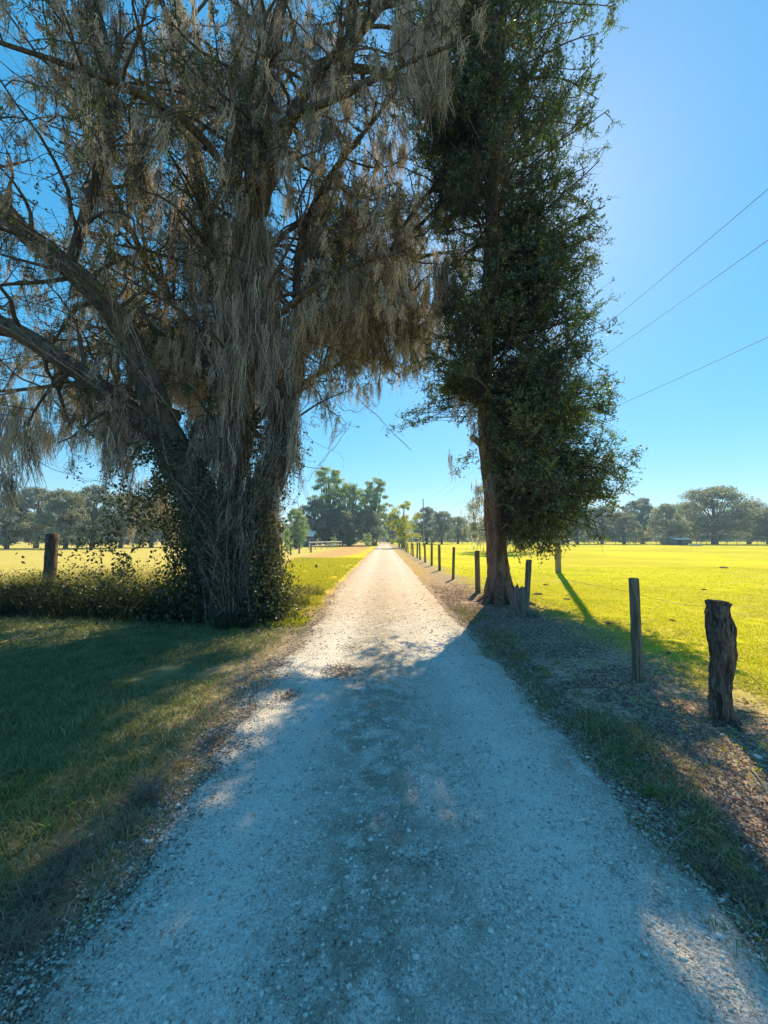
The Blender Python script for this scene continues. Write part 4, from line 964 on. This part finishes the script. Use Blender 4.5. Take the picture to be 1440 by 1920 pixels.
# ------------------------------------------------------------------ undergrowth at left
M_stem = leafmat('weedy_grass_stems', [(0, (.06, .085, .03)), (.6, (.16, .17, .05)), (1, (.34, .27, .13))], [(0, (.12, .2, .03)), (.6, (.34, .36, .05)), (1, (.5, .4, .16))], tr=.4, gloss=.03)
def bush(x, y, r, h, nl, label, lit=0, name='bramble_bush'):
    t_ = thing(name, label, 'bush', (x, y, float(H(x, y))))
    m = MB(); 
    for q in range(int(26*r)):
        a = rng.uniform(0, 6.28); p0 = np.array([math.cos(a)*r*.5*rng.random(), math.sin(a)*r*.5*rng.random(), 0]); g = grow(p0, [math.cos(a)*.5, math.sin(a)*.4, 1], h*rng.uniform(.7, 1.35), 6, .22, (0, 0, -.07))
        tube(m, g, np.linspace(.006, .002, 7), 3, cap=False)
    m.build('stems', M_twig, t_)
    m = MB(); a = rng.uniform(0, 6.28, nl); u = np.sqrt(rng.random(nl))*r; z = h*rng.random(nl)**.8*(1-.55*(u/r)**2)*(.75+.5*fbm(a*1.2, u*3, 90))
    P = np.stack([np.cos(a)*u, np.sin(a)*u*.8, z], 1); D = rdir(nl)
    quads(m, P, rng.uniform(.035, .085, nl), rng.uniform(.018, .045, nl), np.clip(rng.random(nl)**1.8+.2*lit, 0, 1), D); m.build('leaves', M_under, t_)  # lit lightens the leaf tint of clumps standing in the sun
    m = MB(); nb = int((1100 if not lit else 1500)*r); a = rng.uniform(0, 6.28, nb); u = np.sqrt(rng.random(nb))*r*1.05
    blades(m, np.cos(a)*u, np.sin(a)*u*.8, rng.uniform(.25, 1.15, nb)*h, rng.uniform(.005, .012, nb), rng.uniform(.3, .9, nb), rng.random(nb), base=np.zeros(nb)); m.build('grass_stems', M_stem if lit else M_under, t_)  # sun and shade in the colour: pale stems if lit, dark ones otherwise
for i_, (px, d, r, h, lb) in enumerate([
    (-60, 8.4, 1.2, .8, 'bramble patch at the far left edge'), (20, 8.3, 1.1, .75, 'dark bramble bush left of the thick left post'), (95, 8.6, 1.1, .8, 'bramble bush at the foot of the thick left post'),
    (165, 8.4, 1.1, .8, 'dark bush just right of the thick left post'), (235, 8.3, 1.0, .8, 'dark bush midway between the left post and the mossy oak'), (300, 8.0, .9, .85, 'dark bush touching the mossy oak on its left'),
    (360, 7.7, .7, .8, 'leafy bush in front of the left stem of the mossy oak'), (495, 7.5, .42, .95, 'upright green bush at the right foot of the mossy oak'), (440, 6.9, .35, .35, 'low weeds in front of the mossy oak foot'),
    (130, 9.8, 1.3, .95, 'sunlit tall weeds behind the brambles right of the left post'), (250, 10, 1.3, 1.0, 'sunlit tall weeds behind the brambles near the mossy oak'), (20, 9.9, 1.2, .8, 'sunlit weeds behind the brambles at the left edge'), (545, 9.3, .5, .45, 'low lit weeds beside the lane right of the mossy oak'), (575, 11, .5, .35, 'small lit weed clump at the lane edge behind the mossy oak')]):
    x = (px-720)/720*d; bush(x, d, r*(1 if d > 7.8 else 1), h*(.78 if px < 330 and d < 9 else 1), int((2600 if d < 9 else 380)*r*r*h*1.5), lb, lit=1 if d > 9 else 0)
# small fan palm
def fan(px, py, label, n=6, s=.5, mat=None):
    b = gp(px, py); t_ = thing('fan_palm', label, 'plant', tuple(b))
    for q in range(n):
        a = q*6.28/n+rng.uniform(-.3, .3); el = rng.uniform(.5, 1.2); D = np.array([math.cos(a)*math.cos(el), math.sin(a)*math.cos(el), math.sin(el)]); m = MB()
        tip = D*s*.6; tube(m, [[0, 0, 0], tip*.5+[0, 0, .03], tip], .005, 4, cap=False)
        S = np.cross(D, [0, 0, 1]); S /= np.linalg.norm(S); k = 15; ang = np.linspace(-1.2, 1.2, k)[:, None]
        Dr = D*np.cos(ang)+S*np.sin(ang)+rng.normal(size=(k, 3))*.04; quads(m, np.tile(tip, (k, 1)), s*.6, .03, .3, Dr)
        m.build('frond', M_palm, t_)
M_palm = leafmat('palm_frond', [(0, (.06, .09, .07)), (1, (.12, .16, .13))], tr=.2)
fan(385, 1170, 'small bluish fan palm at the foot of the mossy oak'); 

# ------------------------------------------------------------------ grass, litter, gravel (stuff)
def scatter(n, x0, x1, y0, y1, near=True):
    y = y0*(y1/y0)**rng.random(n) if near else rng.uniform(y0, y1, n)
    return rng.uniform(0, 1, n), y
m = MB(); n = 90000; y = .9*(10/.9)**rng.random(n); x = road_l(y)+.05-(rng.random(n)**1.0)*np.minimum(9, .9+y*1.05)
dens = fbm(x*1.5, y*1.5, 100); e = road_l(y)-x
k = (rng.random(n) < sstep(-.05, .6, e+(.9*(dens-.5)))) & (dens > .25); x = x[k]; y = y[k]; n = len(x)
gr = fbm(x*.8, y*.8, 101); cl = fbm(x*6, y*6, 102)
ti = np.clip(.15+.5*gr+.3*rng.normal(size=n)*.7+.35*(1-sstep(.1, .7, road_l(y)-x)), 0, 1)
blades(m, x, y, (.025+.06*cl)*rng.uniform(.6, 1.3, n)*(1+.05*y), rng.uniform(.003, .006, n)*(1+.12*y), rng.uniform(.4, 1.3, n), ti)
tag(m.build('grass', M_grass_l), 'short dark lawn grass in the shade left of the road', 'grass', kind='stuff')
m = MB(); n = 26000; y = .9*(9/.9)**rng.random(n); x = road_r(y)+.30+.17*rng.normal(size=n)+.12*(fbm(y*1.3, 2, 103)-.5)
k = fbm(x*5, y*3, 104) > .42; x = x[k]; y = y[k]; n = len(x)
blades(m, x, y, (.02+.06*fbm(x*6, y*6, 105))*rng.uniform(.6, 1.3, n), rng.uniform(.003, .006, n)*(1+.1*y), rng.uniform(.5, 1.4, n), np.clip(.68+.32*rng.normal(size=n), 0, 1))
tag(m.build('grass', M_grass_l), 'strip of matted green and brown grass along the right road edge', 'grass', kind='stuff')
m = MB(); n = 170000; y = 1.6*(22/1.6)**rng.random(n); x = 2.35+rng.random(n)*np.minimum(18, y*1.0-.9).clip(.2)
x = x+.0; pr = sstep(3.1, 4.4, x+1.6*(fbm(x*.9, y*.9, 106)-.5)+.8*sstep(7, 12, y))
k = (rng.random(n) < .06+.9*pr) & (fbm(x*2.5, y*2.5, 107) > .3); x = x[k]; y = y[k]; n = len(x)
blades(m, x, y, (.012+.028*fbm(x*4, y*4, 108))*rng.uniform(.6, 1.4, n), rng.uniform(.003, .006, n)*(1+.15*y), rng.uniform(.5, 1.5, n), np.clip(.45+.5*(fbm(x*.7, y*.7, 109)-.5)+.25*rng.normal(size=n), 0, 1))
tag(m.build('grass', M_grass_p), 'sunlit yellow green pasture grass right of the fence', 'grass', kind='stuff')
m = MB(); n = 60000; y = 7*(32/7)**rng.random(n); x = road_l(y)-.15-rng.random(n)*(.5+y*.16)
k = fbm(x*2.5, y*2.0, 110) > .38-.1*sstep(.3, 1, road_l(y)-x); x = x[k]; y = y[k]; n = len(x)
blades(m, x, y, (.03+.07*fbm(x*3, y*3, 111))*rng.uniform(.6, 1.4, n), rng.uniform(.006, .012, n)*(1+.08*y), rng.uniform(.4, 1.2, n), np.clip(.45+.3*rng.normal(size=n), 0, 1))
tag(m.build('grass', M_grass_p), 'bright yellow green grass strip left of the lane beyond the oak', 'grass', kind='stuff')
# litter
m = MB(); n = 90000; y = .9*(16/.9)**rng.random(n); x = 1.5+np.abs(rng.normal(size=n))*1.25
x = np.where(rng.random(n) < .12, road_l(y)+.22-np.abs(rng.normal(size=n))*.5, x)
w = fbm(x*2, y*2, 112); k = (w > .3) & ~((x > 1.6) & (x > 4.2+.8*(w-.5))) & (rng.random(n) < 1-sstep(9, 15, y))
x = x[k]; y = y[k]; n = len(x); P = np.stack([x, y, H(x, y)+rng.uniform(.001, .014, n)], 1)
D = rdir(n); D[:, 2] *= .25; D /= np.linalg.norm(D, axis=1)[:, None]
quads(m, P, rng.uniform(.010, .032, n)*(1+.08*y), rng.uniform(.004, .011, n)*(1+.08*y), np.clip(rng.random(n)**.9, 0, 1), D, fold=.3)
tag(m.build('leaf_litter', M_litter), 'brown fallen leaves and bark chips along both road edges', 'leaf litter', kind='stuff')
# debris in the middle of the road: tiny dead leaves and short twigs
m = MB(); n = 5200; y = .95*(12/.95)**rng.random(n); x = -.0+rng.normal(size=n)*.26; k = fbm(x*2.5, y*1.6, 113) > .45; x = x[k]; y = y[k]
xx = rng.uniform(-1.2, 1.4, 2200); yy = .95*(9/.95)**rng.random(2200); x = np.append(x, xx); y = np.append(y, yy); n = len(x)
P = np.stack([x, y, H(x, y)+.009], 1); D = rdir(n); D[:, 2] *= .12; D /= np.linalg.norm(D, axis=1)[:, None]
quads(m, P, rng.uniform(.005, .018, n), rng.uniform(.002, .006, n), np.clip(rng.random(n)*.6, 0, 1), D, fold=.3)
tag(m.build('leaf_litter', M_litter), 'dark crumbs of dead leaves and twigs scattered over the gravel', 'leaf litter', kind='stuff')
m = MB(); Q = []
for px, py, a, b, k_ in [(640, 1260, .22, .28, 1500), (540, 1304, .12, .16, 500), (660, 1215, .2, .3, 400), (560, 1820, .22, .22, 120), (780, 1620, .2, .05, 60), (420, 1400, .25, .2, 500)]:
    g = gp(px, py); Q.append(np.stack([g[0]+rng.normal(size=k_)*a*.55, g[1]+rng.normal(size=k_)*b*.55], 1))
Q = np.concatenate(Q); n = len(Q); D = rdir(n); D[:, 2] *= .2; D /= np.linalg.norm(D, axis=1)[:, None]
quads(m, np.stack([Q[:, 0], Q[:, 1], H(Q[:, 0], Q[:, 1])+.01], 1), rng.uniform(.01, .03, n), rng.uniform(.004, .011, n), rng.uniform(.1, .75, n), D, fold=.3)
tag(m.build('leaf_litter', M_litter), 'small drifts of red brown dead leaves on the gravel near the shade line', 'leaf litter', kind='stuff')
# gravel
OV = np.array([[1, 0, 0], [-1, 0, 0], [0, 1, 0], [0, -1, 0], [0, 0, 1], [0, 0, -1]], float)
OF = np.array([[0, 2, 4], [2, 1, 4], [1, 3, 4], [3, 0, 4], [2, 0, 5], [1, 2, 5], [3, 1, 5], [0, 3, 5]])
def pebbles(mb, P, s, tint):
    n = len(P); V = OV[None]+rng.normal(size=(n, 6, 3))*.22; sc = s[:, None]*rng.uniform(.6, 1.2, (n, 3)); sc[:, 2] *= .65
    a = rng.uniform(0, 6.28, n); V = V*sc[:, None]; c, s_ = np.cos(a)[:, None], np.sin(a)[:, None]
    V = np.stack([V[..., 0]*c-V[..., 1]*s_, V[..., 0]*s_+V[..., 1]*c, V[..., 2]], -1)+P[:, None]
    mb.add(V.reshape(-1, 3), (np.arange(n)[:, None, None]*6+OF[None]).reshape(-1, 3), np.repeat(tint, 6))
m = MB(); n = 150000; y = .95*(13.5/.95)**rng.random(n); u = rng.random(n); x = road_l(y)-.12+u*(road_r(y)-road_l(y)+.3)
k = rng.random(n) < (.35+.65*fbm(x*2.2, y*2.2, 114))*(1-sstep(5, 13, y)); x = x[k]; y = y[k]; n = len(x)
s_ = .0022+.0035*rng.random(n)**2+.010*rng.random(n)**14; s_ *= (1+.12*y)
pebbles(m, np.stack([x, y, H(x, y)+.005], 1), s_, np.clip(.15+.85*rng.random(n), 0, 1))
n = 900; y = .95*(6/.95)**rng.random(n); x = np.where(rng.random(n) < .6, road_l(y)-.05+rng.normal(size=n)*.12, road_r(y)+.1+rng.normal(size=n)*.15)
pebbles(m, np.stack([x, y, H(x, y)+.008], 1), rng.uniform(.005, .013, n), rng.uniform(.5, 1, n))
tag(m.build('gravel', M_stone), 'fine pale limestone gravel strewn over the road', 'gravel', kind='stuff')

# ------------------------------------------------------------------ single small things on the ground
import bmesh
def rock(px, py, s, label, z=1.0):
    b = gp(px, py); b[2] = float(H(b[0], b[1])); bm = bmesh.new(); bmesh.ops.create_icosphere(bm, subdivisions=2, radius=1)
    o1 = rng.uniform(0, 50)
    for v in bm.verts:
        f = 1+.35*(float(fbm(v.co.x*1.3+o1, v.co.y*1.3+v.co.z*.9, 120))-.5)*2; v.co = Vector((v.co.x*f*s, v.co.y*f*s*.75, v.co.z*f*s*.55))
    me = bpy.data.meshes.new('stone'); bm.to_mesh(me); bm.free(); me.materials.append(M_rock); o = bpy.data.objects.new('stone', me); COL.objects.link(o)
    o.location = b+np.array([0, 0, s*.25]); o.rotation_euler = (0, 0, rng.uniform(0, 6)); tag(o, label, 'stone', 'loose pale stones at the road edges')
s = NT('pale_stone'); M_rock = s.principled(s.mix(s.mr(s.noise(30, 4, .6), .4, .65), (.48, .46, .42), (.68, .67, .64)), .85, s.noise(60, 3), .5, .004)
for px, py, sz, lb in [(168, 1576, .019, 'largest white stone in the grass left of the road'), (281, 1581, .016, 'white stone at the left gravel edge below the dry tuft'), (205, 1566, .011, 'small pale stone between the two white stones at left'), (285, 1469, .013, 'whitish stone in the grass edge at left, above the dry tuft'), (213, 1637, .012, 'pale stone in the dry grass at lower left'), (312, 1575, .009, 'small stone right of the white stone at the left gravel edge'),
                       (1177, 1487, .014, 'pale stone at the right road edge beside the weed tufts'), (1216, 1518, .012, 'pale stone below the weed tufts at right'), (1240, 1565, .012, 'pale stone left of the curved twig'), (1355, 1390, .018, 'grey stone beside the foot of the gnarled post'), (1420, 1430, .03, 'pale grey stone at the right edge below the gnarled post'),
                       (1078, 1803, .010, 'round pebble bedded in the lower right road'), (1120, 1838, .012, 'pale pebble below the round pebble in the lower right road'), (148, 1900, .014, 'pale stone in the lower left corner of the road'), (868, 1634, .007, 'dark little pebble alone in the right wheel track')]:
    rock(px, py, sz, lb)
def tuft(px, py, n, h, sp, mat, name, label, lean=1.0, wd=.004):
    b = gp(px, py); b[2] = float(H(b[0], b[1])); m = MB(); a = rng.uniform(0, 6.28, n); u = rng.random(n)*sp
    blades(m, np.cos(a)*u, np.sin(a)*u, rng.uniform(.5, 1.1, n)*h, rng.uniform(.6, 1.2, n)*wd, rng.uniform(.4, 1.3, n)*lean, rng.random(n), base=np.full(n, -.004))
    o = m.build(name, mat); o.location = b; tag(o, label, 'weed' if mat is M_weed else 'grass tuft')
for px, py, n, h, sp, lb in [(1182, 1442, 60, .07, .05, 'bright green weed tuft, upper of the two right of the road'), (1222, 1496, 60, .07, .045, 'bright green weed tuft, lower of the two right of the road'), (92, 1570, 40, .09, .04, 'bright green broad leaved weed in the grass at lower left'),
                             (25, 1500, 60, .08, .09, 'light green grass clump at the left edge'), (438, 1192, 70, .14, .1, 'bright green weed at the front foot of the mossy oak'), (88, 1468, 30, .06, .05, 'small light green weed above the broad leaved weed'), (1015, 1262, 60, .08, .1, 'green clump at the right road edge near the round post')]:
    tuft(px, py, n, h, sp, M_weed, 'weed', lb, wd=.009 if px < 100 else .006)
for px, py, n, h, sp, lb in [(275, 1505, 260, .14, .10, 'dry straw coloured tuft at the left gravel edge, the tallest'), (235, 1560, 180, .12, .10, 'dry tuft below the tallest dry tuft at left'), (135, 1620, 220, .13, .12, 'dry tuft in the lower left verge above the corner'), (70, 1700, 240, .12, .13, 'spreading dry tuft at lower left'), (30, 1790, 220, .12, .12, 'dry tuft nearest the lower left corner'),
                             (340, 1440, 120, .08, .09, 'low dry tuft at the left gravel edge beyond the tallest one'), (400, 1390, 120, .08, .10, 'low dry tuft near the sunlit patch'), (1330, 1640, 160, .08, .12, 'matted dry tuft below the curved twig'), (1420, 1690, 160, .08, .12, 'matted dry tuft at the right edge')]:
    tuft(px, py, n, h, sp, M_dry, 'dry_grass_tuft', lb, lean=1.5, wd=.0035)
def stick(pts, r, label, mat=None):
    P = np.array([gp(*p) for p in pts]); P[:, 2] = H(P[:, 0], P[:, 1])+.012; P[1:-1, 2] += .015; b = P[0].copy(); m = MB()
    S = spline(P-b, 6); tube(m, S, np.linspace(r, r*.5, len(S)), 7, rough=.1)
    for q in range(2): 
        i = len(S)//2+q*3; tube(m, [S[i], S[i]+rdir(1)[0]*[.04, .04, .01], S[i]+rdir(1)[0]*[.07, .07, .01]], r*.35, 4)
    o = m.build('fallen_twig', mat or M_stick, None, True); o.location = b; tag(o, label, 'twig', 'fallen twigs')
M_stick = barkmat('bleached_twig', (.2, .17, .14), (.36, .32, .28), (.45, .42, .38), sc=60, bd=.001)
stick([(1232, 1628), (1262, 1588), (1290, 1568), (1332, 1537)], .0032, 'curved bleached twig lying on the right verge')
stick([(-10, 1216), (30, 1203), (60, 1190), (86, 1178)], .012, 'long pale stick on the ground at the left edge under the brambles')
stick([(1408, 1455), (1425, 1478), (1448, 1512)], .006, 'straight pale stick on the litter at the right edge')
stick([(1222, 1668), (1240, 1690), (1262, 1700)], .003, 'short pale twig below the curved twig')
stick([(985, 1190), (1003, 1204), (1030, 1213)], .012, 'short stick on the litter below the stump')
stick([(1385, 1345), (1405, 1352), (1440, 1355)], .006, 'dark stick behind the gnarled post foot', M_twig)
for px, py, sz, lb in [(1008, 1117, .13, 'largest dark dung clod beside the leaning post'), (1063, 1126, .09, 'dung clod right of the largest clod'), (1261, 1168, .06, 'dung clod between the round post and the gnarled post, farther one'), (1253, 1233, .05, 'dung clod right of the round post, nearer one'), (1140, 1171, .08, 'dung clod left of the round post'), (1357, 1064, .2, 'dung clod far out in the pasture at right'), (1023, 1099, .09, 'dung clod behind the largest clod'), (1320, 1108, .08, 'dung clod behind the gnarled post')]:
    b = gp(px, py); bm = bmesh.new(); bmesh.ops.create_icosphere(bm, subdivisions=2, radius=1)
    for v in bm.verts:
        f = 1+.5*(float(fbm(v.co.x*2+px, v.co.y*2+v.co.z, 121))-.5)*2; v.co = Vector((v.co.x*f*sz, v.co.y*f*sz, max(-.1, v.co.z)*f*sz*.35))
    me = bpy.data.meshes.new('dung_clod'); bm.to_mesh(me); bm.free(); me.materials.append(M_dung); o = bpy.data.objects.new('dung_clod', me); COL.objects.link(o); o.location = (b[0], b[1], float(H(b[0], b[1])))
    tag(o, lb, 'clod', 'dark clods in the pasture')

# ------------------------------------------------------------------ the air
s = NT('haze_air'); v = s.n('ShaderNodeVolumePrincipled'); v.inputs['Density'].default_value = HAZE; v.inputs['Color'].default_value = (.50, .74, 1.0, 1); v.inputs['Anisotropy'].default_value = .1
s.t.links.new(v.outputs[0], s.out.inputs['Volume']); m = MB(); box(m, (0, 320, 11), (1230, 790, 26)); o = m.build('haze', s.m); tag(o, 'thin bluish summer haze in the air over the fields', 'haze', kind='stuff')
